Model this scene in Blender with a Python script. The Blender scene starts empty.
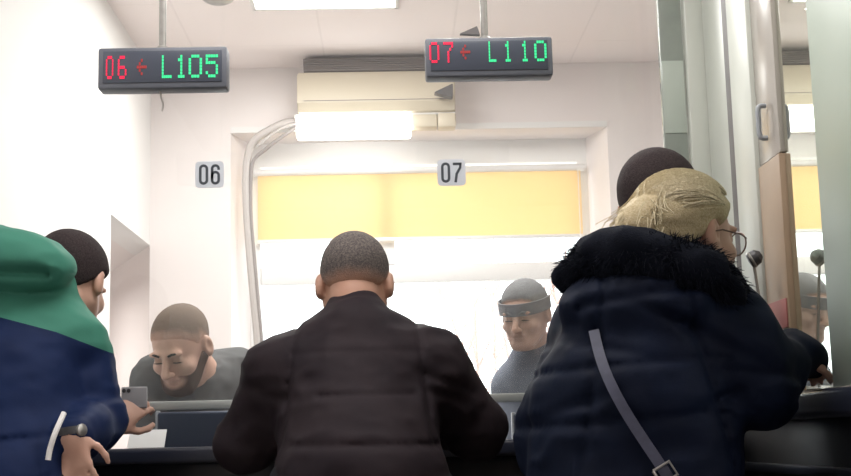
import bpy, bmesh, math, random
import numpy as np
from mathutils import Vector, Matrix
C = bpy.context.scene.collection
random.seed(7); rng = np.random.default_rng(7)
PI = math.pi

# ------------------------------------------------------------------ camera
F, W, H = 1300.0, 851.0, 476.0
CAMZ = 1.10
ROLL = math.radians(1.4)
U0, V0 = -39.9, 201.0                      # where the level straight-ahead direction falls
YAW = math.atan(-U0 / math.hypot(F, V0)); PITCH = math.atan(V0 / F)
fw = Vector((math.sin(YAW)*math.cos(PITCH), math.cos(YAW)*math.cos(PITCH), math.sin(PITCH)))
rt0 = Vector((math.cos(YAW), -math.sin(YAW), 0)); up0 = rt0.cross(fw)
rt = rt0*math.cos(ROLL) - up0*math.sin(ROLL); up = rt0*math.sin(ROLL) + up0*math.cos(ROLL)
cam_d = bpy.data.cameras.new('camera'); cam = bpy.data.objects.new('camera', cam_d); C.objects.link(cam)
cam_d.sensor_fit = 'HORIZONTAL'; cam_d.sensor_width = 36.0; cam_d.lens = F/W*36.0; cam_d.clip_start = 0.05
m = Matrix.Identity(4)
for i in range(3):
    m[i][0], m[i][1], m[i][2] = rt[i], up[i], -fw[i]
m[2][3] = CAMZ
cam.matrix_world = m
bpy.context.scene.camera = cam
def ray(px, py): return rt*((px-W/2)/F) - up*((py-H/2)/F) + fw
def P(px, py, Y):
    d = ray(px, py); k = Y/d.y; return Vector((d.x*k, Y, CAMZ + d.z*k))
def PX(px, py, X):
    d = ray(px, py); k = X/d.x; return Vector((X, d.y*k, CAMZ + d.z*k))
def PZ(px, py, Z):
    d = ray(px, py); k = (Z-CAMZ)/d.z; return Vector((d.x*k, d.y*k, Z))

# ------------------------------------------------------------------ light and exposure
sc = bpy.context.scene
sc.view_settings.view_transform = 'Standard'; sc.view_settings.look = 'None'
sc.view_settings.gamma = 1.0; sc.view_settings.use_curve_mapping = False
sc.view_settings.exposure = 0.42
w = bpy.data.worlds.new('overcast'); sc.world = w; w.use_nodes = True
bg = w.node_tree.nodes['Background']; bg.inputs[0].default_value = (0.93, 0.97, 1.0, 1); bg.inputs[1].default_value = 3.2
CEIL_H = 2.92
def area(name, loc, size, energy, rot=(0,0,0), col=(1,0.97,0.945)):
    l = bpy.data.lights.new(name, 'AREA'); l.shape = 'RECTANGLE'; l.size, l.size_y = size; l.energy = energy; l.color = col
    o = bpy.data.objects.new(name, l); C.objects.link(o); o.location = loc; o.rotation_euler = rot; return o
# first lamp sits under the staff ceiling panel; the rest are added fill
area('staff_light', (-0.3, 5.05, CEIL_H-.03), (0.58, 0.58), 17, col=(1,.985,.97))
area('staff_light', (0.45, 4.35, CEIL_H-.03), (0.58, 0.58), 22, col=(1,.985,.97))  # added fill to spread the staff-side light, no panel above it
area('corridor_fill_light', (-2.1, 6.3, 1.9), (0.5, 0.5), 14)  # added unseen lamp to brighten the passage
area('hall_fill_light', (2.55, 0.3, 2.89), (0.6, 1.2), 42)  # added unseen lamp, lights the customers from the right and behind
area('hall_fill_light', (-0.1, 2.45, 2.89), (1.2, 0.5), 20)  # added unseen lamp above the customers

# ------------------------------------------------------------------ materials
def mat(name, col, rough=0.6, noise=None, bump=None, metal=0.0, spec=0.5, sheen=0.0):
    M = bpy.data.materials.new(name); M.use_nodes = True; nt = M.node_tree; b = nt.nodes['Principled BSDF']
    b.inputs['Base Color'].default_value = (*col, 1); b.inputs['Roughness'].default_value = rough
    b.inputs['Metallic'].default_value = metal; b.inputs['Specular IOR Level'].default_value = spec
    if sheen: b.inputs['Sheen Weight'].default_value = sheen
    tc = nt.nodes.new('ShaderNodeTexCoord')
    if noise:
        sca, amt = noise[:2]; col2 = noise[2] if len(noise) > 2 else tuple(c*(1-amt) for c in col)
        mp = nt.nodes.new('ShaderNodeMapping'); nt.links.new(tc.outputs['Object'], mp.inputs[0])
        if len(noise) > 3: mp.inputs['Scale'].default_value = noise[3]
        n = nt.nodes.new('ShaderNodeTexNoise'); n.inputs['Scale'].default_value = sca; n.inputs['Detail'].default_value = 5
        nt.links.new(mp.outputs[0], n.inputs['Vector'])
        r = nt.nodes.new('ShaderNodeValToRGB'); r.color_ramp.elements[0].position = .35; r.color_ramp.elements[1].position = .68
        r.color_ramp.elements[0].color = (*col, 1); r.color_ramp.elements[1].color = (*col2, 1)
        nt.links.new(n.outputs['Fac'], r.inputs[0]); nt.links.new(r.outputs[0], b.inputs['Base Color'])
    if bump:
        n2 = nt.nodes.new('ShaderNodeTexNoise'); n2.inputs['Scale'].default_value = bump[0]; n2.inputs['Detail'].default_value = 4
        nt.links.new(tc.outputs['Object'], n2.inputs['Vector'])
        bp = nt.nodes.new('ShaderNodeBump'); bp.inputs['Strength'].default_value = bump[1]; bp.inputs['Distance'].default_value = bump[2] if len(bump) > 2 else 0.01
        nt.links.new(n2.outputs['Fac'], bp.inputs['Height']); nt.links.new(bp.outputs[0], b.inputs['Normal'])
    return M
def emit(name, col, s):
    M = bpy.data.materials.new(name); M.use_nodes = True; nt = M.node_tree; b = nt.nodes['Principled BSDF']
    b.inputs['Base Color'].default_value = (*col, 1); b.inputs['Emission Color'].default_value = (*col, 1); b.inputs['Emission Strength'].default_value = s
    return M
def glass(name, tint, refl, rough=0.0, haze=0.0, hazecol=(.9,.9,.9)):
    M = bpy.data.materials.new(name); M.use_nodes = True; nt = M.node_tree; nt.nodes.remove(nt.nodes['Principled BSDF'])
    out = nt.nodes['Material Output']; t = nt.nodes.new('ShaderNodeBsdfTransparent'); t.inputs[0].default_value = (*tint, 1)
    g = nt.nodes.new('ShaderNodeBsdfGlossy'); g.inputs['Roughness'].default_value = rough; g.inputs[0].default_value = (*tint, 1)
    mx = nt.nodes.new('ShaderNodeMixShader')
    if refl is None:
        fr = nt.nodes.new('ShaderNodeFresnel'); fr.inputs[0].default_value = 1.35; nt.links.new(fr.outputs[0], mx.inputs[0])
    else: mx.inputs[0].default_value = refl
    nt.links.new(t.outputs[0], mx.inputs[1]); nt.links.new(g.outputs[0], mx.inputs[2])
    last = mx
    if haze:
        d = nt.nodes.new('ShaderNodeBsdfTranslucent'); d.inputs[0].default_value = (*hazecol, 1)
        m2 = nt.nodes.new('ShaderNodeMixShader'); m2.inputs[0].default_value = haze
        nt.links.new(mx.outputs[0], m2.inputs[1]); nt.links.new(d.outputs[0], m2.inputs[2]); last = m2
    nt.links.new(last.outputs[0], out.inputs[0])
    return M
M = {}
M['wall'] = mat('wall_paint', (.86,.80,.785), .8, (2.5,.03), (60,.05))
M['wall_white'] = mat('white_wall_paint', (.86,.85,.84), .8, (2.5,.02), (60,.05))
M['floor'] = mat('floor_tile', (.42,.39,.36), .35, (4,.15))
M['pvc'] = mat('white_window_plastic', (.86,.85,.84), .4)
M['frame'] = mat('greenish_white_profile', (.66,.69,.63), .35, (3,.05))
M['frame_pale'] = mat('pale_green_post', (.36,.43,.36), .4, (2,.05))
M['frame_grey'] = mat('grey_green_edge', (.34,.38,.34), .3, (5,.25))
M['gasket'] = mat('dark_gasket', (.14,.13,.13), .6)
M['tan'] = mat('tan_surface', (.36,.255,.17), .5, (6,.12))
M['rail'] = mat('grey_metal_rail', (.50,.54,.53), .35, None, None, .3)
M['black'] = mat('black_laminate', (.006,.007,.012), .38, (30,.2))
M['black_edge'] = mat('dark_blue_edge', (.02,.024,.04), .3)
M['cream'] = mat('cream_plastic', (.60,.53,.41), .45)
M['grille'] = mat('dark_grille', (.11,.09,.085), .6)
M['grille_slat'] = mat('dark_grille_slat', (.17,.145,.135), .5)
M['lamp'] = emit('lamp_diffuser', (1,.98,.96), 4.5)
M['panel_lamp'] = emit('panel_diffuser', (1,.98,.96), 7)
M['white_metal'] = mat('white_metal', (.8,.78,.75), .4)
M['cable'] = mat('grey_cable_sleeve', (.52,.48,.46), .5)
M['steel'] = mat('brushed_steel', (.40,.39,.37), .36, (40,.15), None, .7)
M['sign_case'] = mat('slate_sign_case', (.115,.125,.15), .45)
M['sign_face'] = mat('dark_sign_face', (.062,.072,.098), .3)
M['led_red'] = emit('red_led', (.62,.010,.05), .8)
M['led_dim'] = emit('dim_red_led', (.22,.02,.02), .8)
M['led_green'] = emit('green_led', (.025,.50,.19), .9)
M['dark'] = mat('dark_plastic', (.05,.05,.055), .4)
M['grey_plastic'] = mat('grey_plastic', (.33,.35,.38), .45)
M['screen_back'] = mat('slate_blue_back', (.03,.042,.075), .45)
M['sticker'] = mat('bluish_white_sticker', (.78,.80,.84), .5)
nt_ = M['sticker'].node_tree; t_ = nt_.nodes.new('ShaderNodeBsdfTranslucent'); t_.inputs[0].default_value = (.80,.82,.86,1); x_ = nt_.nodes.new('ShaderNodeMixShader'); x_.inputs[0].default_value = .5
nt_.links.new(nt_.nodes['Principled BSDF'].outputs[0], x_.inputs[1]); nt_.links.new(t_.outputs[0], x_.inputs[2]); nt_.links.new(x_.outputs[0], nt_.nodes['Material Output'].inputs[0])
M['digit'] = mat('dark_slate_ink', (.055,.065,.08), .5)
M['glass'] = glass('clear_glass', (.97,.98,.97), None)
M['screen_glass'] = glass('screen_glass', (.97,.98,.97), None, haze=.02, hazecol=(.92,.92,.94))
M['mirror'] = glass('reflecting_glass', (.90,.93,.88), .80)
M['lens'] = glass('spectacle_lens', (.96,.97,.98), .05)
M['window_glass'] = glass('window_glass', (.97,.98,.98), .04)
M['paper'] = mat('white_paper', (.85,.85,.84), .7)
# translucent blind
def blind_mat():
    m_ = bpy.data.materials.new('yellow_blind_cloth'); m_.use_nodes = True; nt = m_.node_tree; nt.nodes.remove(nt.nodes['Principled BSDF'])
    t = nt.nodes.new('ShaderNodeBsdfTranslucent'); t.inputs[0].default_value = (.94,.75,.47,1)
    d = nt.nodes.new('ShaderNodeBsdfDiffuse'); d.inputs[0].default_value = (.90,.76,.50,1)
    tc = nt.nodes.new('ShaderNodeTexCoord'); wv = nt.nodes.new('ShaderNodeTexNoise'); wv.inputs['Scale'].default_value = 6
    mp = nt.nodes.new('ShaderNodeMapping'); mp.inputs['Scale'].default_value = (3,3,.3)
    nt.links.new(tc.outputs['Object'], mp.inputs[0]); nt.links.new(mp.outputs[0], wv.inputs['Vector'])
    bp = nt.nodes.new('ShaderNodeBump'); bp.inputs['Strength'].default_value = .15; nt.links.new(wv.outputs['Fac'], bp.inputs['Height']); nt.links.new(bp.outputs[0], d.inputs['Normal'])
    mx = nt.nodes.new('ShaderNodeMixShader'); mx.inputs[0].default_value = .42
    nt.links.new(t.outputs[0], mx.inputs[1]); nt.links.new(d.outputs[0], mx.inputs[2]); nt.links.new(mx.outputs[0], nt.nodes['Material Output'].inputs[0])
    return m_
M['blind'] = blind_mat()
# ceiling tiles 60 x 60 cm
def ceil_mat():
    m_ = mat('ceiling_tile', (.92,.83,.81), .85); nt = m_.node_tree; b = nt.nodes['Principled BSDF']
    tc = nt.nodes.new('ShaderNodeTexCoord'); br = nt.nodes.new('ShaderNodeTexBrick')
    br.offset = 0; br.squash = 1; br.inputs['Scale'].default_value = 1.0; br.inputs['Brick Width'].default_value = .6; br.inputs['Row Height'].default_value = .6
    br.inputs['Mortar Size'].default_value = .007; br.inputs['Mortar Smooth'].default_value = .6
    br.inputs['Color1'].default_value = (.92,.83,.81,1); br.inputs['Color2'].default_value = (.913,.825,.805,1); br.inputs['Mortar'].default_value = (.86,.775,.755,1)
    mp = nt.nodes.new('ShaderNodeMapping'); mp.inputs['Location'].default_value = (0.28,0.16,0)
    nt.links.new(tc.outputs['Object'], mp.inputs[0]); nt.links.new(mp.outputs[0], br.inputs[0]); nt.links.new(br.outputs[0], b.inputs['Base Color'])
    return m_
M['ceil'] = ceil_mat()

# ------------------------------------------------------------------ mesh helpers
class MB:
    def __init__(s): s.bm = bmesh.new()
    def box(s, lo, hi, bev=0.0, seg=2, rot=None, piv=None):
        lo, hi = Vector(lo), Vector(hi); g = bmesh.ops.create_cube(s.bm, size=1.0)['verts']
        for v in g: v.co = Vector(((lo[i]+hi[i])/2 + v.co[i]*(hi[i]-lo[i]) for i in range(3)))
        if bev:
            es = list({e for v in g for e in v.link_edges}); r = bmesh.ops.bevel(s.bm, geom=es, offset=bev, segments=seg, affect='EDGES', profile=.5); g = list({v for f in r['faces'] for v in f.verts} | {v for v in g if v.is_valid})
        if rot is not None: bmesh.ops.rotate(s.bm, verts=g, cent=piv or (lo+hi)/2, matrix=rot)
        return s
    def tube(s, pts, r, n=10, cap=True):
        pts = [Vector(p) for p in pts]; rs = r if isinstance(r, (list, tuple)) else [r]*len(pts); rings = []; ref = None
        for i, p in enumerate(pts):
            t = (pts[min(i+1, len(pts)-1)] - pts[max(i-1, 0)]).normalized()
            if ref is None: ref = t.orthogonal().normalized()
            ref = (ref - t*ref.dot(t)).normalized(); b = t.cross(ref)
            rings.append([s.bm.verts.new(p + (ref*math.cos(2*PI*k/n) + b*math.sin(2*PI*k/n))*rs[i]) for k in range(n)])
        for a, b in zip(rings, rings[1:]):
            for k in range(n): s.bm.faces.new((a[k], a[(k+1)%n], b[(k+1)%n], b[k]))
        if cap: s.bm.faces.new(rings[0][::-1]); s.bm.faces.new(rings[-1])
        return s
    def lathe(s, c, prof, axis=(0,0,1), n=24):
        q = Vector((0,0,1)).rotation_difference(Vector(axis)).to_matrix(); c = Vector(c)
        rings = [[s.bm.verts.new(c + q @ Vector((max(r,1e-4)*math.cos(2*PI*k/n), max(r,1e-4)*math.sin(2*PI*k/n), z))) for k in range(n)] for r, z in prof]
        for a, b in zip(rings, rings[1:]):
            for k in range(n): s.bm.faces.new((a[k], a[(k+1)%n], b[(k+1)%n], b[k]))
        s.bm.faces.new(rings[0][::-1]); s.bm.faces.new(rings[-1]); return s
    def prism(s, outline, ext):            # outline: 3D points, ext: Vector
        a = [s.bm.verts.new(Vector(p)) for p in outline]; b = [s.bm.verts.new(Vector(p)+Vector(ext)) for p in outline]; n = len(a)
        s.bm.faces.new(a[::-1]); s.bm.faces.new(b)
        for k in range(n): s.bm.faces.new((a[k], a[(k+1)%n], b[(k+1)%n], b[k]))
        return s
    def build(s, name, material, parent=None, base=None, smooth=True):
        bmesh.ops.recalc_face_normals(s.bm, faces=s.bm.faces)
        base = base_of(parent) if base is None else Vector(base)
        for v in s.bm.verts: v.co -= base
        me = bpy.data.meshes.new(name); s.bm.to_mesh(me); s.bm.free(); me.materials.append(material)
        if smooth:
            me.polygons.foreach_set('use_smooth', [True]*len(me.polygons)); me.set_sharp_from_angle(angle=math.radians(35))
        return link(name, me, parent, base)
BASE = {}
def base_of(p): return BASE[p] if p is not None else Vector((0,0,0))
def link(name, me, parent, base):
    o = bpy.data.objects.new(name, me); C.objects.link(o)
    if parent is None: o.location = base
    else: o.parent = parent; o.location = base - base_of(parent)
    BASE[o] = Vector(base); return o
def thing(name, base, label, cat, group=None):
    o = bpy.data.objects.new(name, None); C.objects.link(o); o.location = base; BASE[o] = Vector(base); o.empty_display_size = .1
    return tag(o, label, cat, group)
def tag(o, label, cat, group=None):
    o['label'] = label; o['category'] = cat
    if group: o['group'] = group
    return o
def struct(name, mb, material, parent=None, smooth=True):
    o = mb.build(name, material, parent, smooth=smooth)
    if parent is None: o['kind'] = 'structure'
    return o
def part_label(o, l): o['label'] = l; return o

# ------------------------------------------------------------------ implicit surfaces for people
LAT = rng.random((32,32,32)).astype(np.float32)*2-1
def vnoise(x, y, z):
    xi, yi, zi = np.floor(x).astype(int), np.floor(y).astype(int), np.floor(z).astype(int)
    fx, fy, fz = x-xi, y-yi, z-zi; fx, fy, fz = fx*fx*(3-2*fx), fy*fy*(3-2*fy), fz*fz*(3-2*fz); r = 0
    for dx in (0,1):
        for dy in (0,1):
            for dz in (0,1):
                r = r + LAT[(xi+dx)&31, (yi+dy)&31, (zi+dz)&31]*(fx if dx else 1-fx)*(fy if dy else 1-fy)*(fz if dz else 1-fz)
    return r
class Field:
    def __init__(s, step): s.h = step; s.pr = []; s.post = []
    def cone(s, a, b, ra, rb=None, k=.03, flat=None, op='add'):
        s.pr.append(('c', Vector(a), Vector(b), ra, ra if rb is None else rb, k, flat, op)); return s
    def chain(s, pts, rs, k=.03, flat=None):
        for i in range(len(pts)-1): s.cone(pts[i], pts[i+1], rs[i], rs[i+1], k, flat)
        return s
    def ell(s, c, r, R=None, k=.03, op='add'):
        s.pr.append(('e', Vector(c), Vector(r) if not isinstance(r, (int,float)) else Vector((r,r,r)), R or Matrix.Identity(3), k, op)); return s
    def ext(s, p):
        if p[0] == 'c':
            r = max(p[3], p[4]); lo = [min(p[1][i], p[2][i])-r for i in range(3)]; hi = [max(p[1][i], p[2][i])+r for i in range(3)]
        else:
            r = [math.sqrt(sum((p[3][i][j]*p[2][j])**2 for j in range(3))) for i in range(3)]; lo = [p[1][i]-r[i] for i in range(3)]; hi = [p[1][i]+r[i] for i in range(3)]
        return np.array(lo), np.array(hi)
    def mesh(s):
        h = s.h; B = .06
        ex = [s.ext(p) for p in s.pr if p[-1] == 'add']
        lo = np.min([e[0] for e in ex], 0)-.05; hi = np.max([e[1] for e in ex], 0)+.05
        n = np.ceil((hi-lo)/h).astype(int)+1
        f = np.full(n, B, np.float32)
        for p in s.pr:
            a, b = s.ext(p); i0 = np.clip(np.floor((a-B-lo)/h).astype(int), 0, n); i1 = np.clip(np.ceil((b+B-lo)/h).astype(int)+1, 0, n)
            if (i1 <= i0).any(): continue
            gx, gy, gz = [ (lo[i]+h*np.arange(i0[i], i1[i])).astype(np.float32) for i in range(3)]
            x, y, z = gx[:,None,None], gy[None,:,None], gz[None,None,:]
            if p[0] == 'c':
                A, Bv = p[1], p[2]; qx, qy, qz = x-A.x, y-A.y, z-A.z; ab = Bv-A
                if p[6]:
                    nn, fl = Vector(p[6][0]).normalized(), p[6][1]; pn = (qx*nn.x+qy*nn.y+qz*nn.z)*(1/fl-1)
                    qx, qy, qz = qx+pn*nn.x, qy+pn*nn.y, qz+pn*nn.z; ab = ab + nn*(ab.dot(nn)*(1/fl-1))
                t = np.clip((qx*ab.x+qy*ab.y+qz*ab.z)/max(ab.dot(ab),1e-9), 0, 1)
                d = np.sqrt((qx-t*ab.x)**2+(qy-t*ab.y)**2+(qz-t*ab.z)**2) - (p[3]+(p[4]-p[3])*t)
            else:
                c, r, R = p[1], p[2], p[3]; qx, qy, qz = x-c.x, y-c.y, z-c.z
                l = [(qx*R[0][j]+qy*R[1][j]+qz*R[2][j]) for j in range(3)]
                k0 = np.sqrt((l[0]/r.x)**2+(l[1]/r.y)**2+(l[2]/r.z)**2); k1 = np.sqrt((l[0]/r.x**2)**2+(l[1]/r.y**2)**2+(l[2]/r.z**2)**2)
                d = k0*(k0-1)/np.maximum(k1, 1e-6)
            sl = tuple(slice(i0[i], i1[i]) for i in range(3)); k = p[-2] if p[0] == 'e' else p[5]; o = f[sl]
            if p[-1] == 'add':
                q = np.maximum(k-np.abs(o-d), 0)/k; f[sl] = np.minimum(o, d) - q*q*k*.25
            else:
                d = -d; q = np.maximum(k-np.abs(o-d), 0)/k; f[sl] = np.maximum(o, d) + q*q*k*.25
        if s.post:
            idx = np.argwhere(np.abs(f) < .045); v = f[idx[:,0],idx[:,1],idx[:,2]]; w3 = idx*h+lo
            for fn in s.post: v = fn(v, w3[:,0], w3[:,1], w3[:,2])
            f[idx[:,0],idx[:,1],idx[:,2]] = v
        f[0]=f[-1]=B; f[:,0]=f[:,-1]=B; f[:,:,0]=f[:,:,-1]=B
        return nets(f, lo, h)
def nets(f, lo, h):
    ins = f < 0; nx, ny, nz = f.shape
    cnt = np.zeros((nx-1,ny-1,nz-1), np.int8)
    for a in (0,1):
        for b in (0,1):
            for c in (0,1): cnt += ins[a:nx-1+a, b:ny-1+b, c:nz-1+c]
    act = np.argwhere((cnt > 0) & (cnt < 8)); ids = np.full(cnt.shape, -1, np.int32); ids[act[:,0],act[:,1],act[:,2]] = np.arange(len(act))
    cr = [(a,b,c) for a in (0,1) for b in (0,1) for c in (0,1)]
    V = {k: f[act[:,0]+k[0], act[:,1]+k[1], act[:,2]+k[2]] for k in cr}
    acc = np.zeros((len(act),3)); num = np.zeros(len(act))
    for k in cr:
        for ax in range(3):
            if k[ax]: continue
            k2 = list(k); k2[ax] = 1; k2 = tuple(k2); x = (V[k] < 0) != (V[k2] < 0)
            t = np.where(x, V[k]/np.where(x, V[k]-V[k2], 1), 0); pt = np.tile(np.array(k, float), (len(act),1)); pt[:,ax] += t
            acc += pt*x[:,None]; num += x
    vs = (act + acc/num[:,None])*h + lo; faces = []
    for ax in range(3):
        s0 = [slice(None)]*3; s1 = [slice(None)]*3; s0[ax] = slice(0,-1); s1[ax] = slice(1,None)
        A, Bb = ins[tuple(s0)], ins[tuple(s1)]; e = np.argwhere(A != Bb)
        u, v = (ax+1)%3, (ax+2)%3; ok = (e[:,u] > 0) & (e[:,v] > 0) & (e[:,u] < f.shape[u]-1) & (e[:,v] < f.shape[v]-1); e = e[ok]
        fl = A[e[:,0],e[:,1],e[:,2]]
        q = []
        for du, dv in ((-1,-1),(0,-1),(0,0),(-1,0)):
            c = e.copy(); c[:,u] += du; c[:,v] += dv; q.append(ids[c[:,0],c[:,1],c[:,2]])
        q = np.stack(q, 1); q[~fl] = q[~fl][:, ::-1]; faces.append(q)
    return vs, np.concatenate(faces)
def mk(name, vf, material, parent=None, base=None, relax=2, attr=None):
    vs, fs = vf; base = base_of(parent) if base is None else Vector(base)
    for _ in range(relax):
        acc = np.zeros_like(vs); cn = np.zeros(len(vs))
        for a, b in ((0,1),(1,2),(2,3),(3,0)):
            np.add.at(acc, fs[:,a], vs[fs[:,b]]); np.add.at(cn, fs[:,a], 1); np.add.at(acc, fs[:,b], vs[fs[:,a]]); np.add.at(cn, fs[:,b], 1)
        vs = .5*vs + .5*acc/np.maximum(cn,1)[:,None]
    me = bpy.data.meshes.new(name); nf = len(fs)
    me.vertices.add(len(vs)); me.vertices.foreach_set('co', (vs-np.array(base)).astype(np.float32).ravel())
    me.loops.add(nf*4); me.loops.foreach_set('vertex_index', fs.astype(np.int32).ravel())
    me.polygons.add(nf); me.polygons.foreach_set('loop_start', np.arange(nf, dtype=np.int32)*4)
    me.polygons.foreach_set('use_smooth', np.ones(nf, bool))
    if attr:
        for an, fn in attr.items():
            at = me.attributes.new(an, 'FLOAT', 'POINT'); at.data.foreach_set('value', fn(vs).astype(np.float32))
    me.update(); me.validate(); me.materials.append(material)
    return link(name, me, parent, base)
def dirfold(amp, sx, sy, sz, seed=0, ridge=False):          # cloth folds
    def fn(v, x, y, z):
        n = vnoise(x*sx+seed*3.7+50, y*sy+seed*1.3+50, z*sz+seed*2.1+50)
        if ridge: n = 1-2*np.abs(n)
        return v - amp*n
    return fn
def seam(z0, w_, amp, slope=0.0, xr=None, nx=0.0):
    def fn(v, x, y, z):
        g = np.exp(-(((z-z0-slope*x)/w_)**2))*amp
        if xr: g = g*((x > xr[0]) & (x < xr[1]))
        return v + g
    return fn
def groove(nrm, pt, w_, amp, zmin):
    n_ = Vector(nrm).normalized(); d0 = n_.dot(pt)
    return lambda v, x, y, z: v + amp*np.exp(-(((x*n_.x+y*n_.y+z*n_.z-d0)/w_)**2))*np.clip((z-zmin)/.04, 0, 1)
def blobfold(pt, nrm, w_, amp, rad):
    n_ = Vector(nrm).normalized(); d0 = n_.dot(pt)
    return lambda v, x, y, z: v + amp*np.exp(-(((x*n_.x+y*n_.y+z*n_.z-d0)/w_)**2) - ((x-pt.x)**2+(z-pt.z)**2)/rad**2)
def frame(fwd, upv=(0,0,1)):
    f_ = Vector(fwd).normalized(); r_ = f_.cross(Vector(upv)).normalized(); u_ = r_.cross(f_)
    return Matrix((r_, f_, u_)).transposed()                # columns: right, forward, up
def add_head(F_, c, R, s=1.0, neck=None, open_eyes=False, k=.018):
    c = Vector(c); L = lambda x, y, z: c + R @ Vector((x*s, y*s, z*s))
    E = lambda p, r, kk=k, op='add', Rr=None: F_.ell(L(*p), Vector(r)*s, Rr or R, kk, op)
    E((0,-.014,.036), (.074,.096,.080)); E((0,.012,.0), (.066,.080,.085))
    E((0,.034,-.055), (.052,.054,.062)); E((0,.070,-.093), (.026,.022,.020))
    for q in (-1,1):
        F_.cone(L(.056*q,.005,-.045), L(.026*q,.066,-.095), .018*s, .016*s, .025)
        E((.040*q,.062,-.028), (.024,.024,.022)); E((.028*q,.086,.022), (.026,.012,.009), .012)
        E((.030*q,.094,.002), (.017,.011,.011), .010, 'sub'); E((.030*q,.080,.002), (.0135,.0125,.0125), .005)
        E((.080*q,-.012,-.006), (.013,.020,.033), .008); E((.089*q,-.004,-.002), (.007,.010,.016), .006, 'sub')
    F_.cone(L(0,.092,.012), L(0,.120,-.030), .0085*s, .012*s, .012)
    for q in (-1,1): E((.013*q,.105,-.034), (.009,.011,.008), .008)
    E((0,.090,-.056), (.023,.010,.006), .008); E((0,.088,-.068), (.020,.010,.007), .008); E((0,.101,-.0620), (.024,.008,.0016), .004, 'sub')
    if neck is not None: F_.cone(L(0,-.030,-.055), neck, .055*s, .060*s, .03)
    return L
def hair_cap(step, c, R, s=1.0, t=.010, hairline=.062, nape=-.045, side=.0, sink=0.0):
    c = Vector(c); L = lambda x, y, z: c + R @ Vector((x*s, y*s, z*s)); h = Field(step)
    h.ell(L(0,-.014,.036), Vector((.074+t,.096+t,.080+t))*s, R, .01); h.ell(L(0,.0,.0), Vector((.066+t*.8,.084+t,.080))*s, R, .02)
    Ri = np.array(R.transposed()); cc = np.array(c)
    def above(x, y, z):                     # height above a hairline that runs forehead - temple - around the ear - nape
        l = (np.stack([x,y,z],1)-cc) @ Ri.T / s; yy = l[:,1]
        line = np.interp(yy, [-.13,-.075,-.045,-.025,.0,.014,.024,.05,.075,.12], [nape,nape,-.030,-.006,.020,.012,.016,.040,.056,.066])
        return l[:,2]-line + vnoise(l[:,0]*90+40, l[:,1]*90+40, l[:,2]*90+40)*.004
    def cut(v, x, y, z):
        a_ = above(x, y, z); q = np.clip(1-a_/.022, 0, 1); return np.maximum(v + (t+.002)*q*q*s, (-a_)*.8*s)
    h.post.append(cut); h.above = lambda v: above(v[:,0], v[:,1], v[:,2])
    h.post.append(lambda v, x, y, z: v - .0010*vnoise(x*260+50, y*260+50, z*140+50))
    return h
def mk_hair(h, m_, p, skin, width=.022, relax=1):
    mm = m_.copy(); nt = mm.node_tree; b = nt.nodes['Principled BSDF']; src = b.inputs['Base Color'].links[0].from_socket
    at = nt.nodes.new('ShaderNodeAttribute'); at.attribute_name = 'fade'; mr = nt.nodes.new('ShaderNodeMapRange'); mr.interpolation_type = 'SMOOTHSTEP'; mr.inputs['From Max'].default_value = width
    mx = nt.nodes.new('ShaderNodeMixRGB'); mx.inputs[1].default_value = skin.node_tree.nodes['Principled BSDF'].inputs['Base Color'].default_value
    nt.links.new(at.outputs['Fac'], mr.inputs['Value']); nt.links.new(mr.outputs[0], mx.inputs[0]); nt.links.new(src, mx.inputs[2]); nt.links.new(mx.outputs[0], b.inputs['Base Color'])
    return mk('hair', h.mesh(), mm, p, relax=relax, attr={'fade': h.above})
def add_hand(F_, wrist, fdir, ndir, curl=(.5,.6,.7,.8), thumb=1, s=1.0, spread=.06):
    """fdir: wrist to knuckles; ndir: out of the back of the hand; thumb: side (+1 right of fdir seen from the back)"""
    w_ = Vector(wrist); f_ = Vector(fdir).normalized(); n_ = (Vector(ndir) - f_*Vector(ndir).dot(f_)).normalized(); r_ = f_.cross(n_)*1.0
    pt = lambda a, b, c_: w_ + (r_*a + f_*b + n_*c_)*s
    Rm = Matrix((r_, f_, n_)).transposed()
    F_.ell(pt(0,.048,0), Vector((.041,.052,.015))*s, Rm, .015); F_.cone(pt(0,-.02,0), pt(0,.03,0), .026*s, .026*s, .02, (n_, .72))
    for i, (x0, ln) in enumerate(zip((.030,.010,-.010,-.029), (.072,.080,.074,.058))):
        x0 *= thumb; p = pt(x0, .088-abs(x0)*.15, 0); ang = 0; d_ = (f_ + r_*(x0*spread*20)).normalized(); r0 = .0088*s
        F_.cone(pt(x0*.8,.05,0), p, .0095*s, .0095*s, .006)
        for j, fr in enumerate((.46,.31,.23)):
            ang += curl[i]*(.7,1.0,.7)[j]; dd = d_*math.cos(ang) - n_*math.sin(ang); q = p + dd*ln*fr*s
            F_.cone(p, q, r0, r0*.92, .005); p = q; r0 *= .92
    tb = pt(.030*thumb,.020,-.006); t1 = tb + (r_*thumb*.62 + f_*.62 - n_*.35).normalized()*.040*s; t2 = t1 + (r_*thumb*.25 + f_*.85 - n_*.45).normalized()*.032*s; t3 = t2 + (f_*.9 - n_*.5 - r_*thumb*.1).normalized()*.026*s
    F_.cone(pt(.012*thumb,.012,-.002), tb, .016*s, .014*s, .01); F_.cone(tb, t1, .013*s, .0105*s, .008); F_.cone(t1, t2, .0105*s, .0098*s, .005); F_.cone(t2, t3, .0098*s, .0085*s, .005)
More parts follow.
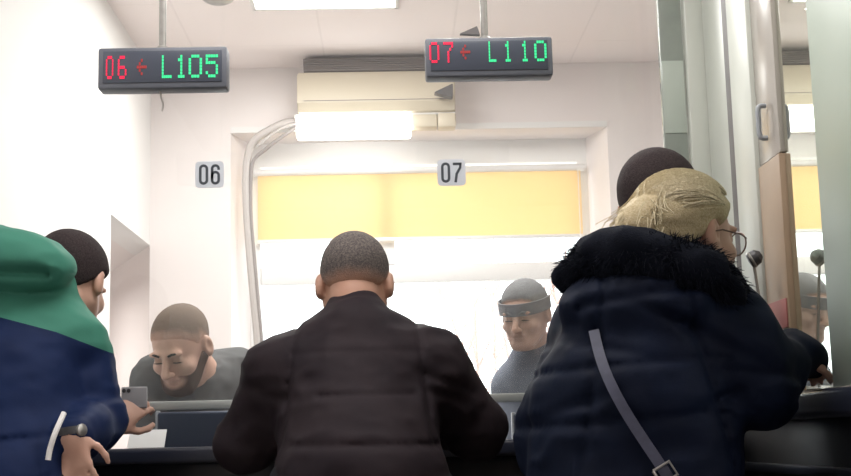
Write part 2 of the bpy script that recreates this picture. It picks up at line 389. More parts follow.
def lower_body(F_, hip, R, footz=0.0, sit=False, s=1.0):
    hip = Vector(hip); r_, f_ = Vector((R[0][0],R[1][0],0)).normalized(), Vector((R[0][1],R[1][1],0)).normalized(); u = Vector((0,0,1))
    F_.cone(hip - r_*.07, hip + r_*.07, .125*s, .125*s, .05, (f_, .82)); pts = []
    for q in (-1,1):
        h = hip + r_*q*.09 - u*.03
        if sit: kn = h + f_*.42 + r_*q*.05; an = kn - u*(kn.z-footz-.09) + f_*.02
        else: kn = Vector((h.x, h.y, footz+.50)) + r_*q*.02 + f_*.02; an = Vector((h.x, h.y, footz+.09)) + r_*q*.03
        F_.chain([h, h.lerp(kn,.5), kn, kn.lerp(an,.35), an], [.092*s,.080*s,.058*s,.060*s,.042*s], .03); pts.append((h, kn, an, f_))
    return pts
def legs_and_shoes(person, pts, hip, R, trouser, shoe, s=1.0):
    Ft = Field(.012); r_, f_ = Vector((R[0][0],R[1][0],0)).normalized(), Vector((R[0][1],R[1][1],0)).normalized(); hip = Vector(hip)
    Ft.cone(hip - r_*.07, hip + r_*.07, .140*s, .140*s, .05, (f_, .84))
    for h, kn, an, ff in pts: Ft.chain([h, h.lerp(kn,.5), kn, kn.lerp(an,.35), an + Vector((0,0,.0))], [.106*s,.096*s,.078*s,.078*s,.068*s], .03)
    Ft.post.append(dirfold(.006, 9, 9, 14, 3)); mk('trousers', Ft.mesh(), trouser, person, relax=1)
    for h, kn, an, ff in pts:
        Fs = Field(.008); z = an.z-.09
        Fs.cone(Vector((an.x,an.y,z+.045))-ff*.05, Vector((an.x,an.y,z+.038))+ff*.15, .045, .038, .03); Fs.cone(an, Vector((an.x,an.y,z+.05)), .05, .05, .03)
        Fs.post.append(lambda v, x, y, z_, z0=z: np.maximum(v, z0+.002-z_)); mk('shoe', Fs.mesh(), shoe, person, relax=1)
def skin_mat(name, col, col2):
    return mat(name, col, .5, (14,.1,col2), (160,.12,.002))
def cloth(name, col, rough=.65, col2=None, sheen=0, nb=(220,.12,.002), spec=.12):
    return mat(name, col, rough, (9,.2,col2 or tuple(c*.75 for c in col)), nb, sheen=sheen, spec=spec)
def hair_mat(name, col, col2, rough=.85): return mat(name, col, rough, (240,.4,col2), (420,.6,.004), spec=.12)

exec_people = True

# ------------------------------------------------------------------ setting
CEIL = 2.92; BACK = 6.20; LEFT = -1.135; GL = 3.60; SIDE = .886; HALL_BACK = -3.0; RIGHT = 3.2
nL, nR = P(231,300,BACK).x, P(615,300,BACK).x; nT = P(425,130,BACK).z; nB = 0.92; NY = 6.46
struct('floor', MB().box((-3.2,HALL_BACK,-.1), (RIGHT+.2,8.0,0)), M['floor'])
struct('ceiling', MB().box((LEFT-.1,HALL_BACK,CEIL), (RIGHT+.2,BACK+.3,CEIL+.1)), M['ceil'])
b = MB()
wl2, wr2 = P(251,300,NY).x, P(592,300,NY).x
b.prism([(LEFT,BACK,0),(nL,BACK,0),(wl2,NY-.02,0),(wl2,BACK+.30,0),(LEFT,BACK+.30,0)], (0,0,CEIL)); b.prism([(RIGHT,BACK,0),(nR,BACK,0),(wr2,NY-.02,0),(wr2,BACK+.30,0),(RIGHT,BACK+.30,0)], (0,0,CEIL)); b.box((nL,BACK,nT), (nR,BACK+.30,CEIL)).box((nL,BACK,0), (nR,BACK+.30,nB))
struct('wall_back', b, M['wall'], smooth=False)
# left wall, with the passage opening next to the back corner
oy0 = PX(111,214,LEFT).y; oz = PX(111,214,LEFT).z
b = MB(); b.box((LEFT-.14,HALL_BACK,0), (LEFT,oy0,CEIL)).box((LEFT-.14,oy0,oz), (LEFT,BACK+.3,CEIL))
struct('wall_left', b, M['wall_white'], smooth=False)
far = (LEFT-.46, BACK+1.12)
b = MB(); b.prism([(LEFT,BACK,0), (far[0],far[1],0), (far[0]+.2,far[1]+.1,0), (LEFT+.1,BACK+.29,0)], (0,0,oz)); struct('wall_passage', b, M['wall'], smooth=False)
b = MB(); b.box((-3.1,oy0-.12,0), (LEFT-.14,oy0,oz+.1)).box((-3.1,oy0,0), (-3.0,8,oz+.1)).box((-3.0,7.6,0), (far[0]+.2,7.7,oz+.1)); struct('wall_corridor', b, M['wall'], smooth=False)
b = MB(); b.prism([(LEFT-.14,oy0,oz), (LEFT-.14,BACK+.3,oz), (LEFT,BACK+.3,oz), (far[0]+.2,far[1]+.1,oz), (far[0]+.2,7.7,oz), (-3.1,7.7,oz), (-3.1,oy0,oz)], (0,0,.1)); struct('ceiling_passage', b, M['wall'], smooth=False)
struct('wall_right', MB().box((RIGHT,HALL_BACK,0), (RIGHT+.15,BACK+.3,CEIL)), M['wall'], smooth=False)
struct('wall_hall', MB().box((LEFT-.14,HALL_BACK-.1,0), (RIGHT+.15,HALL_BACK,CEIL)), M['wall'], smooth=False)
# window: frame, transom, mullion, panes
wl, wr = wl2-.05, wr2+.05; wz0, wz1 = nB, nT+.02
win = thing('window_1', ((wl+wr)/2, NY, wz0), 'wide white window in the deep recess of the back wall', 'window'); win['kind'] = 'structure'
b = MB(); fy0, fy1 = NY-.02, NY+.05
b.box((wl,fy0,wz0), (wl+.10,fy1,wz1)).box((wr-.10,fy0,wz0), (wr,fy1,wz1)).box((wl+.1,fy0+.001,wz0), (wr-.1,fy1-.001,wz0+.08)).box((wl+.1,fy0+.001,wz1-.14), (wr-.1,fy1-.001,wz1))
b.build('window_frame', M['pvc'], win)
tz = P(480,272,NY).z
MB().box((wl+.1,fy0+.005,tz-.045), (wr-.1,fy1,tz+.045), .008).build('transom', M['pvc'], win)
mxx = P(386,200,NY).x
b = MB(); b.box((mxx-.04,fy0+.003,tz+.045), (mxx+.04,fy1-.01,wz1-.14)); b.build('mullion', M['pvc'], win)
MB().box((wl+.1,NY+.005,wz0+.08), (wr-.1,NY+.015,wz1-.14)).build('window_pane', M['window_glass'], win)
struct('window_sill', MB().box((nL-.03,BACK-.05,nB-.03), (nR+.03,NY,nB+.002), .008), M['pvc'], win)
b = MB(); nz = .03
struct('trim_1', MB().box((nL-.0,BACK-.006,nT), (nR,BACK+.004,nT+.03)), M['wall_white'])
# outside
struct('ground_yard', MB().box((-12,6.6,-.6), (14,40,-.5)), mat('pale_paving', (.62,.6,.58), .9, (1.5,.2)), smooth=False)
def shrub(base, label, seed, hgt=2.6):
    r_ = random.Random(seed); t = thing('bare_shrub', base, label, 'shrub'); s_, tw = MB(), MB()
    for i in range(7):
        a = r_.uniform(0, 2*PI); p = Vector(base); d = Vector((math.cos(a)*.25, math.sin(a)*.25, 1)).normalized(); pts = [p.copy()]
        for k in range(6):
            d = (d + Vector((r_.uniform(-.25,.25), r_.uniform(-.25,.25), .1))).normalized(); p = p + d*hgt/6; pts.append(p.copy())
            for j in range(4):
                q = p.copy(); e = (d + Vector((r_.uniform(-1,1), r_.uniform(-1,1), r_.uniform(-.1,.6)))).normalized(); ps = [q.copy()]
                for _ in range(3): e = (e + Vector((r_.uniform(-.4,.4), r_.uniform(-.4,.4), r_.uniform(-.1,.3)))).normalized(); q = q+e*.16; ps.append(q.copy())
                tw.tube(ps, [.007,.006,.005,.003], 5)
        s_.tube(pts, [.022,.02,.018,.015,.012,.010,.006], 6)
    brk = mat('reddish_twig', (.80,.58,.52), .8, (20,.15))
    s_.build('stem', brk, t); o = tw.build('twig', brk, t); o['kind'] = 'stuff'
shrub(P(488,440,9.0) - Vector((0,0,1.6)), 'bare reddish-twigged shrub outside the bright window', 4)
# yellow roller blind
y0 = NY-.06; bl, br_ = P(258,240,y0).x, P(583,235,y0).x; bt, bb = P(420,172,y0).z, P(420,238,y0).z
bd = thing('roller_blind', ((bl+br_)/2, y0, bb), 'pale yellow roller blind pulled part way down over the window', 'blind')
b = MB(); b.prism([(bl,y0,bb),(br_,y0,bb),(br_,y0,bt),(bl,y0,bt)], (0,.0008,0))
b.build('blind_cloth', M['blind'], bd)
MB().tube([(bl-.02,y0+.005,bt+.01),(br_+.02,y0+.005,bt+.01)], .018, 14).build('roller_tube', M['pvc'], bd)
MB().box((bl,y0-.006,bb-.012), (br_,y0+.008,bb+.006), .003).build('bottom_bar', M['pvc'], bd)
b = MB().tube([(br_-.015,y0-.02,bt),(br_-.015,y0-.02,bb-.5)], .0022, 6); b.build('pull_cord', M['pvc'], bd)

# ------------------------------------------------------------------ ceiling things
def led_panel(c, sx, sy, label):
    t = thing('ceiling_light', (c[0],c[1],CEIL), label, 'ceiling light'); x, y = c
    b = MB(); wd = .018
    for lo, hi in (((x-sx/2,y-sy/2),(x+sx/2,y-sy/2+wd)), ((x-sx/2,y+sy/2-wd),(x+sx/2,y+sy/2)), ((x-sx/2,y-sy/2),(x-sx/2+wd,y+sy/2)), ((x+sx/2-wd,y-sy/2),(x+sx/2,y+sy/2))):
        b.box((lo[0],lo[1],CEIL-.012), (hi[0],hi[1],CEIL), .003)
    b.build('frame', M['white_metal'], t)
    MB().box((x-sx/2+wd,y-sy/2+wd,CEIL-.009), (x+sx/2-wd,y+sy/2-wd,CEIL-.001)).build('diffuser', M['panel_lamp'], t)
pa, pb = PZ(253,10,CEIL), PZ(399,5,CEIL); pw = pb.x-pa.x
led_panel(((pa.x+pb.x)/2, (pa.y+pb.y)/2-pw/2), pw, pw, 'square white light panel lit in the ceiling above the staff side')
dc = PZ(218,-6,CEIL)
dl = thing('smoke_detector', dc, 'small round grey detector on the ceiling at the top edge', 'smoke detector')
MB().lathe(dc-Vector((0,0,.012)), [(.0,0),(.075,.0),(.085,.006),(.085,.012)]).build('base', M['grey_plastic'], dl)
MB().lathe(dc-Vector((0,0,.035)), [(.0,0),(.045,.0),(.062,.010),(.066,.024)]).build('cover', M['steel'], dl)

# ------------------------------------------------------------------ air conditioner, lamp, camera, cable on the back wall
ay0 = BACK-.22
al, ar = P(297,90,ay0).x, P(455,90,ay0).x; a_top = CEIL-.012; a_mid = P(375,71,ay0).z; a_bot = P(375,112,ay0).z
ac = thing('air_conditioner', ((al+ar)/2,BACK,a_bot), 'cream wall air conditioner with dark top grille above the window', 'air conditioner')
b = MB(); out = [(ay0+.012,a_mid), (ay0,a_mid-.02), (ay0,a_bot+.05), (ay0+.03,a_bot+.01), (ay0+.08,a_bot), (BACK-.002,a_bot), (BACK-.002,a_mid)]
b.prism([(al,y,z) for y, z in out], (ar-al,0,0)); bmesh.ops.bevel(b.bm, geom=[e for e in b.bm.edges if abs(e.verts[0].co.x-e.verts[1].co.x) < 1e-6], offset=.006, segments=2, affect='EDGES'); b.build('body', M['cream'], ac)
MB().box((al+.03,ay0+.02,a_mid), (ar-.02,BACK-.002,a_top), .01).build('grille', M['grille'], ac)
b = MB(); gz = np.linspace(a_mid+.012, a_top-.012, 6)
for z in gz: b.box((al+.03,ay0+.006,z-.005), (ar-.02,ay0+.026,z+.003), .002)
b.build('louvre', M['grille_slat'], ac)
MB().box((al+.03,ay0-.002,a_bot+.058), (ar-.03,ay0+.003,a_bot+.061)).build('panel_seam', M['grille_slat'], ac)
# wall lamp under it
ly = BACK-.19; ll, lr, le = P(296,125,ly).x, P(411,125,ly).x, P(456,118,ly).x; lz1, lz0 = P(350,113,ly).z, P(350,136,ly).z
lamp = thing('wall_lamp', ((ll+lr)/2,BACK,lz0), 'bright white box lamp mounted under the cream air conditioner', 'wall lamp')
MB().box((ll,ly,lz0), (lr,ly+.09,lz1-.006), .012, 3).build('diffuser', M['lamp'], lamp)
MB().box((ll-.01,ly+.02,lz1-.008), (le,BACK-.002,lz1+.004), .003).build('backplate', M['white_metal'], lamp)
ez0 = P(430,126,ly).z; sx_ = P(437,118,ly).x
MB().box((lr+.004,ly+.015,ez0), (sx_,ly+.10,lz1-.008), .006).build('ballast_box', M['cream'], lamp)
MB().box((sx_+.004,ly+.005,ez0-.004), (le,ly+.10,lz1-.004), .010).build('end_cap', M['cream'], lamp)
# small wedge camera under the sign
cy = ay0-.10; ct = thing('security_camera', P(446,98,cy), 'small dark grey wedge-shaped camera on the front of the air conditioner', 'security camera')
pts = [P(434,92,cy), P(453,83,cy), P(453,97,cy)]
b = MB().prism([tuple(p) for p in pts], (0,.06,0)); bmesh.ops.bevel(b.bm, geom=b.bm.edges[:], offset=.004, segments=2, affect='EDGES'); b.build('housing', mat('camera_grey',(.06,.055,.055),.5), ct)
pm = P(448,91,cy); MB().tube([(pm.x,cy+.055,pm.z),(pm.x,ay0+.001,pm.z+.004)], .008, 10).build('bracket', M['dark'], ct)
MB().lathe(P(440,92,cy)+Vector((0,-.004,0)), [(.0,0),(.010,0),(.010,.006)], (0,1,0), 16).build('lens', M['dark'], ct)
# cables
cb = thing('cable', P(255,330,BACK-.02), 'pair of grey cables looping from the wall lamp down beside the window', 'cable')
def spline(pts, n=8):
    out = []; p = [pts[0]]+pts+[pts[-1]]
    for i in range(1, len(p)-2):
        for k in range(n):
            t = k/n; out.append(.5*(2*p[i]+(p[i+1]-p[i-1])*t+(2*p[i-1]-5*p[i]+4*p[i+1]-p[i+2])*t*t+(3*p[i]-p[i-1]-3*p[i+1]+p[i+2])*t**3))
    return out+[pts[-1]]
q = lambda l, Y: [P(x, y, Y) for x, y in l]
MB().tube(spline(q([(300,121),(285,123),(268,131),(254,141),(248,156),(246,180),(247,215),(250,255),(254,300),(258,345),(260,400)], BACK-.03)), .020, 10).build('conduit', M['cable'], cb)
MB().tube(spline(q([(298,126),(280,138),(266,149),(254,160),(251,178),(251,215),(254,255),(258,300),(262,345),(264,400)], BACK-.04)), .009, 8).build('thin_cable', mat('dark_grey_cable',(.30,.27,.26),.5), cb)
MB().tube(spline(q([(300,123),(284,127),(270,136),(258,146)], BACK-.05)), .007, 8).build('lamp_lead', M['cable'], cb)

# ------------------------------------------------------------------ counter and glass
CT = P(160,448,3.30).z; CF = 3.30
cnt = thing('counter', (-.15,CF,0), 'long black service counter under the glass screen', 'counter')
MB().box((LEFT+.005,CF+.03,.0), (SIDE+.02,CF+.50,CT-.035), .004).build('front_panel', M['black'], cnt)
MB().box((LEFT+.005,CF,CT-.04), (SIDE+.02,CF+.55,CT), .010, 3).build('worktop', M['black_edge'], cnt)
sct = PX(842,389,SIDE).z
side = thing('counter', (1.1,2.6,0), 'black raised side counter at the right under the pale green post', 'counter')
MB().box((SIDE-.02,1.75,0), (1.30,3.29,sct-.05), .004).build('front_panel', M['black'], side)
MB().box((SIDE-.07,1.70,sct-.055), (1.35,3.295,sct), .012, 3).build('worktop', M['black_edge'], side)
MB().box((SIDE-.045,1.75,sct-.17), (SIDE-.02,3.29,sct-.15), .004).build('ledge', M['black_edge'], side)
gl = P(160,406,GL).z; rxe = P(690,400,GL).x
part = thing('glass_screen', (-.2,GL,CT), 'clear glass screen with a grey lower rail standing over the long counter', 'glass screen')
MB().box((LEFT+.01,GL-.004,gl+.008), (P(667,200,GL).x-.001,GL+.004,2.62)).build('pane', M['screen_glass'], part)
MB().box((LEFT+.01,GL-.012,gl-.012), (P(667,200,GL).x-.001,GL+.012,gl+.012), .004).build('bottom_rail', M['rail'], part)
b = MB()
for px in (20, 300, 560): x = P(px,403,GL).x; b = MB().box((x-.012,GL-.012,CT), (x+.012,GL+.012,gl-.012), .003); b.build('support_post', M['rail'], part)
# number stickers on the glass
FONT = {
 '0': ['01110','11011','11011','11011','11011','11011','01110'], }
def rounded(w_, h_, r, n=6):
    return [(sx*(w_/2-r)+r*math.cos(a0+PI/2*k/n), sz*(h_/2-r)+r*math.sin(a0+PI/2*k/n)) for sx, sz, a0 in ((1,1,0),(-1,1,PI/2),(-1,-1,PI),(1,-1,1.5*PI)) for k in range(n+1)]
def band(mb, path, wd, o, Y, th, closed=False):          # a stroke of constant width in the XZ plane
    n = len(path); L, R_ = [], []
    for i in range(n):
        a = Vector(path[(i-1)%n] if closed or i else path[i]); c = Vector(path[(i+1)%n] if closed or i < n-1 else path[i]); d = (c-a).normalized(); nrm = Vector((-d.y,d.x)); p = Vector(path[i])
        L.append(p+nrm*wd/2); R_.append(p-nrm*wd/2)
    for i in range(n if closed else n-1):
        j = (i+1)%n; mb.prism([(o.x+v.x, Y, o.z+v.y) for v in (L[i],L[j],R_[j],R_[i])], (0,th,0))
def sticker(px, py, digits, label):
    Y = GL-.0065; c = P(px, py, Y); t = thing('number_sticker', c, label, 'sticker', 'window numbers')
    MB().prism([(c.x+x, Y, c.z+z) for x, z in rounded(.080,.076,.012)], (0,.0015,0)).build('backing', M['sticker'], t)
    for k, ch in enumerate(digits):
        o = Vector((c.x + (-.0165 if k == 0 else .0165), 0, c.z)); b = MB(); wd = .0072; hw, hh = .0092, .0255
        st = [(x, z) for x, z in rounded(2*hw, 2*hh, hw, 6)]
        if ch == '0': band(b, st, wd, o, Y-.001, .0012, True)
        if ch == '6':
            low = [(x, z-.0095) for x, z in rounded(2*hw, 2*hh-.019, hw, 6)]; band(b, low, wd, o, Y-.001, .0012, True)
            top = [(hw, hh-.0125)]+[(hw*math.cos(a), hh-hw+hw*math.sin(a)) for a in np.linspace(0, PI, 9)]+[(-hw,-hh+.014)]; band(b, top, wd, o, Y-.001, .0012)
        if ch == '7': band(b, [(-hw-.003,hh-.001),(hw+.001,hh-.001)], wd, o, Y-.001, .0012); band(b, [(hw,hh+.0025),(hw-.001,hh-.012),(-.002,-.004),(-.0055,-hh-.003)], wd, o, Y-.001, .0012)
        b.build('digit', M['digit'], t)
sticker(209.5, 174.5, '06', 'white sticker reading 06 on the glass over the bearded clerk')
sticker(451.5, 172.5, '07', 'white sticker reading 07 on the glass before the yellow blind')

# ------------------------------------------------------------------ frames and side glass at the right
FT = 2.70
xl, xr = P(692,200,GL).x, P(723,200,GL).x
def post(name, lo, hi, m_, label, cat, bev=.006, parts=None):
    t = thing(name, ((lo[0]+hi[0])/2, (lo[1]+hi[1])/2, lo[2]), label, cat); MB().box(lo, hi, bev).build('profile', m_, t); return t
t = post('corner_post', (xl,GL-.03,CT), (xr,GL+.07,FT), M['frame'], 'wide greenish-white corner post at the end of the glass screen', 'post')
MB().box((xr-.012,GL-.034,CT), (xr-.004,GL-.029,FT)).build('groove', M['frame_grey'], t)
x6 = P(667,200,GL).x
t = post('glass_fin', (x6,GL-.012,CT), (xl-.004,GL+.014,FT), M['frame_grey'], 'narrow grey-green glass edge strip left of the corner post', 'glass strip', .003)
z1, z2 = P(680,62,GL).z, P(680,134,GL).z; MB().box((x6+.002,GL-.0145,z2), (xl-.006,GL-.011,z1), .001).build('pale_band', mat('pale_green_glass',(.52,.58,.52),.2), t)  # paler green band partway up the strip
sy = lambda px: PX(px, 200, SIDE).y
t = post('side_post', (SIDE,sy(757),sct), (SIDE+.07,sy(737),FT), M['frame'], 'greenish-white door post with a slim pull handle', 'post')
p1, p0 = PX(755,106,SIDE-.02), PX(755,140,SIDE-.02)
MB().tube(spline([Vector((SIDE+.005,p1.y,p1.z)), Vector((SIDE-.012,p1.y,p1.z-.004)), Vector((SIDE-.014,p1.y,(p1.z+p0.z)/2)), Vector((SIDE-.012,p1.y,p0.z+.004)), Vector((SIDE+.005,p1.y,p0.z))]), .006, 8).build('handle', M['grey_plastic'], t)
ga = sy(737)+.004; gb = ga + .055
t = post('gasket_strip', (SIDE+.005,ga,sct), (SIDE+.05,gb,FT), M['gasket'], 'thin dark gap strip between two pale posts', 'strip', .002)
t = post('inner_post', (SIDE+.03,max(gb+.003,3.31),CT), (SIDE+.07,GL-.035,FT), M['frame'], 'slim pale post between the dark gap and the corner post', 'post')
t = thing('partition_panel', (SIDE,sy(770),sct), 'narrow panel with tan lower half beside the reflecting side glass', 'panel')
zz = PX(770,156,SIDE).z; za, zb = sy(779), sy(757)-.004
MB().box((SIDE+.01,za,zz), (SIDE+.05,zb,FT), .003).build('upper_panel', mat('warm_grey_glass',(.44,.41,.37),.22), t)
MB().box((SIDE+.006,za,sct), (SIDE+.05,zb,zz-.003), .003).build('lower_panel', M['tan'], t)  # lower half in mottled tan
rp = PX(771,318,SIDE); MB().box((SIDE+.003,za+.01,rp.z-.03), (SIDE+.0065,zb-.01,rp.z+.035), .001).build('red_patch', mat('dull_red_patch',(.36,.12,.11),.6), t)  # small dull red patch on the lower half
t = thing('side_glass', (SIDE,2.85,sct), 'reflecting side glass mirroring the yellow blind and lamp', 'glass screen')
MB().box((SIDE+.02,sy(825)+.004,sct+.003), (SIDE+.028,za-.003,FT)).build('pane', M['mirror'], t)
post('green_post', (SIDE-.012,2.05,sct), (SIDE+.10,sy(825),FT), M['frame_pale'], 'broad pale green post nearest the viewer at the right edge', 'post', .004)
# gooseneck microphone
gx = .83; hd = P(753,259,2.9); mb_ = Vector((SIDE-.035,2.9,sct))
gm = thing('gooseneck_microphone', mb_, 'small round black microphone on a thin bent stem beside the woman', 'microphone')
MB().lathe(mb_, [(.0,0),(.035,0),(.035,.012),(.012,.02)], (0,0,1), 20).build('base', M['dark'], gm)
MB().tube(spline([mb_+Vector((0,0,.015)), mb_+Vector((-.004,0,.12)), Vector(((mb_.x+hd.x)/2-.005,2.9,hd.z-.06)), hd]), .0035, 8).build('stem', M['steel'], gm)
d_ = Vector((.8,-.25,.45)).normalized(); MB().lathe(hd-d_*.012, [(.0,0),(.016,.002),(.019,.012),(.017,.024),(.008,.033),(.0,.034)], d_, 18).build('head', M['dark'], gm)
MB().lathe(hd-d_*.006, [(.0195,0),(.0208,.003),(.0195,.006)], d_, 20).build('ring', M['steel'], gm)

# ------------------------------------------------------------------ hanging number signs
DOT = {'0':['01110','10001','10001','10001','10001','10001','01110'], '6':['01110','10000','10000','11110','10001','10001','01110'], '7':['11111','00001','00010','00100','00100','00100','00100'],
 'L':['10000','10000','10000','10000','10000','10000','11111'], '1':['00100','01100','00100','00100','00100','00100','01110'], '5':['11111','10000','11110','00001','00001','10001','01110'],
 '<':['00000','00100','01000','11111','01000','00100','00000']}
def sign(Y, tl, tr, bl_, pole_px, red, green, rows, label, cable):
    a, c, e = P(*tl,Y), P(*tr,Y), P(*bl_,Y); x0, x1, z1, z0 = a.x, c.x, (a.z+c.z)/2, e.z - (a.z-c.z)/2
    t = thing('led_sign', ((x0+x1)/2,Y,z0), label, 'sign', 'hanging number signs')
    MB().box((x0,Y,z0), (x1,Y+.055,z1), .006, 2).build('housing', M['sign_case'], t)
    MB().box((x0+.012,Y-.002,z0+.014), (x1-.012,Y+.004,z1-.009), .0015).build('display', M['sign_face'], t)
    zt, zb_ = P((tl[0]+tr[0])/2, rows[0], Y).z, P((tl[0]+tr[0])/2, rows[1], Y).z; pitch = (zt-zb_)/6
    for nm, chars in (('red_digit', red), ('green_digit', green)):
        for px0, px1, ch in chars:
            xa, xb = P(px0,rows[0],Y).x, P(px1,rows[0],Y).x; dx = (xb-xa)/4; b = MB(); g = DOT[ch]
            for r_ in range(7):
                for k in range(5):
                    if g[r_][k] == '1': X, Z = xa+k*dx, zt-r_*pitch; b.box((X-dx*.42,Y-.0032,Z-pitch*.42), (X+dx*.42,Y-.0018,Z+pitch*.42))
            b.build(nm if ch != '<' else 'red_arrow', M['led_dim'] if ch == '<' else M['led_red' if nm[0] == 'r' else 'led_green'], t)
    pp = P(pole_px, tl[1], Y); yy = Y+.028
    MB().tube([(pp.x,yy,z1-.002),(pp.x,yy,CEIL)], .0085, 14).build('pole', M['steel'], t)
    MB().lathe((pp.x,yy,z1-.002), [(.016,0),(.016,.006),(.010,.012)], (0,0,1), 18).build('collar', M['steel'], t)
    MB().lathe((pp.x,yy,CEIL-.02), [(.02,0),(.045,.012),(.045,.0195)], (0,0,1), 20).build('ceiling_plate', M['steel'], t)
    if cable:
        MB().tube(spline([P(160,88,Y+.03), P(161,97,Y+.03), P(163,104,Y+.03), P(162,111,Y+.03)]), .0024, 6).build('cable_end', M['cable'], t)
    else:
        b = MB(); p = P(470,33,yy); b.box((p.x-.028,yy-.012,z1-.001), (p.x+.012,yy+.012,z1+.004), .001); b.prism([tuple(P(460,33.5,yy-.008)), tuple(P(477,26,yy-.008)), tuple(P(480,34.5,yy-.008))], (0,.016,0)); b.build('bracket', M['gasket'], t)
    return t
sign(3.0, (98,48), (227,45.5), (100,89.5), 160.5, [(107,113,'0'),(119,126,'6'),(138,146,'<')], [(163,171,'L'),(177,186,'1'),(190,201,'0'),(207,217,'5')], (57,77), 'dark hanging sign with red 06 and green L105 over the bearded clerk', True)
sign(3.0, (425,38.5), (552,35.5), (426,77.5), 485.5, [(430,438,'0'),(444,452,'7'),(461,469,'<')], [(489,495,'L'),(504,511,'1'),(521,528,'1'),(535,545,'0')], (43,61), 'dark hanging sign with red 07 and green L110 above the blind', False)

# ------------------------------------------------------------------ staff side furniture
DZ = .78
sd = thing('staff_desk', (-.3,4.0,0), 'pale staff desk behind the counter', 'desk')
MB().box((LEFT+.02,3.86,DZ-.03), (SIDE-.05,4.09,DZ), .006).build('desk_top', M['paper'], sd)
for x in (LEFT+.06, -.15, SIDE-.1): MB().box((x-.02,3.88,0), (x+.02,4.05,DZ-.03), .004).build('leg', M['grey_plastic'], sd)
def monitor(pl, pr, ptop, Y, label):
    x0, x1, zt = P(pl,420,Y).x, P(pr,420,Y).x, P((pl+pr)/2,ptop,Y).z; xm = (x0+x1)/2
    t = thing('monitor', (xm,Y+.02,DZ), label, 'monitor', 'desk monitors')
    MB().box((x0,Y,DZ+.07), (x1,Y+.028,zt), .008, 3).build('back_shell', M['screen_back'], t)
    MB().box((x0+.006,Y+.0275,DZ+.08), (x1-.006,Y+.034,zt-.008), .002).build('screen', M['dark'], t)
    MB().box((x0-.006,Y+.006,DZ+.066), (x0+.006,Y+.03,zt+.004), .003).build('bezel', M['grey_plastic'], t)
    MB().box((xm-.03,Y+.002,DZ+.01), (xm+.03,Y+.024,DZ+.2), .004).build('stand', M['dark'], t)
    MB().lathe((xm,Y+.02,DZ), [(.11,0),(.11,.006),(.03,.014)], (0,0,1), 28).build('foot', M['dark'], t)
monitor(157, 268, 411, 3.92, 'dark blue-grey monitor back in front of the bearded clerk')
a_, c_ = P(138,419,3.70), P(157,446,3.70); t = thing('bright_gap_sheet', ((a_.x+c_.x)/2,3.70,CT), 'white sheet added for the bright gap beside the dark monitor under the glass', 'paper')
MB().prism([(a_.x-.03,3.70,CT+.001),(c_.x+.02,3.70,CT+.001),(c_.x+.02,3.745,a_.z-.03),(a_.x-.03,3.745,a_.z-.03)], (0,.001,0)).build('sheet', M['paper'], t)  # white sheet put in to give the bright gap below the rail
monitor(514, 640, 412, 3.92, 'dark monitor in front of the clerk with the visor')

# ------------------------------------------------------------------ people
import time
SK = {'a': skin_mat('skin_tan', (.50,.285,.20), (.44,.235,.165)), 'b': skin_mat('skin_pale', (.60,.375,.29), (.55,.32,.24)), 'c': skin_mat('skin_warm', (.46,.25,.175), (.40,.20,.14))}
HAIR = {'dark': hair_mat('dark_brown_hair', (.030,.023,.025), (.055,.042,.042)), 'salt': hair_mat('greying_dark_hair', (.085,.076,.076), (.20,.17,.155)), 'buzz': hair_mat('cropped_brown_hair', (.15,.11,.085), (.24,.185,.15)), 'grey': hair_mat('grey_hair', (.13,.13,.135), (.24,.24,.245))}
TR = cloth('dark_trousers', (.02,.02,.025)); SHOE = mat('black_shoe', (.015,.015,.015), .4)
def person(label, F_, skin, base):
    o = mk('person', F_.mesh(), skin, None, base, relax=1); return tag(o, label, 'person')
def ground(hip): return Vector((hip.x, hip.y, 0))

def eyes(p, L, R, s, iris=(.10,.06,.04)):
    sc_ = mat('eye_white', (.75,.72,.70), .25); ir = mat('eye_iris', iris, .2)
    for q in (-1,1):
        b = MB(); b.lathe(L(.030*q,.0805,.002) - R @ Vector((0,.0125*s,0)), [(.0128*math.sin(a)*s, .0125*(1-math.cos(a))*s) for a in np.linspace(0,PI,12)], R @ Vector((0,1,0)), 16); e = b.build('eye', sc_, p)
        MB().lathe(L(.030*q,.0805,.002) + R @ Vector((0,.0108,-.003))*s, [(.0,0),(.0056*s,.0008),(.004*s,.0022),(.0,.0024)], R @ Vector((0,1,-.25)), 14).build('iris', ir, e)
def lids(p, L, R, s):                                        # lowered lids: a dark lash line under each
    lm = mat('dark_lash', (.05,.035,.03), .6)
    for q in (-1,1): MB().tube([L(.030*q+dx, .0925-abs(dx)*.28, -.003-abs(dx)*.10) for dx in np.linspace(-.014,.014,9)], [.0008*s]+[.0017*s]*7+[.0008*s], 6).build('eyelash', lm, p)
def brows(p, L, R, s, m_):
    for q in (-1,1):
        MB().tube([L(.014*q,.1005,.022), L(.028*q,.0995,.027), L(.044*q,.088,.023)], [.0032*s,.0036*s,.002*s], 6).build('eyebrow', m_, p)

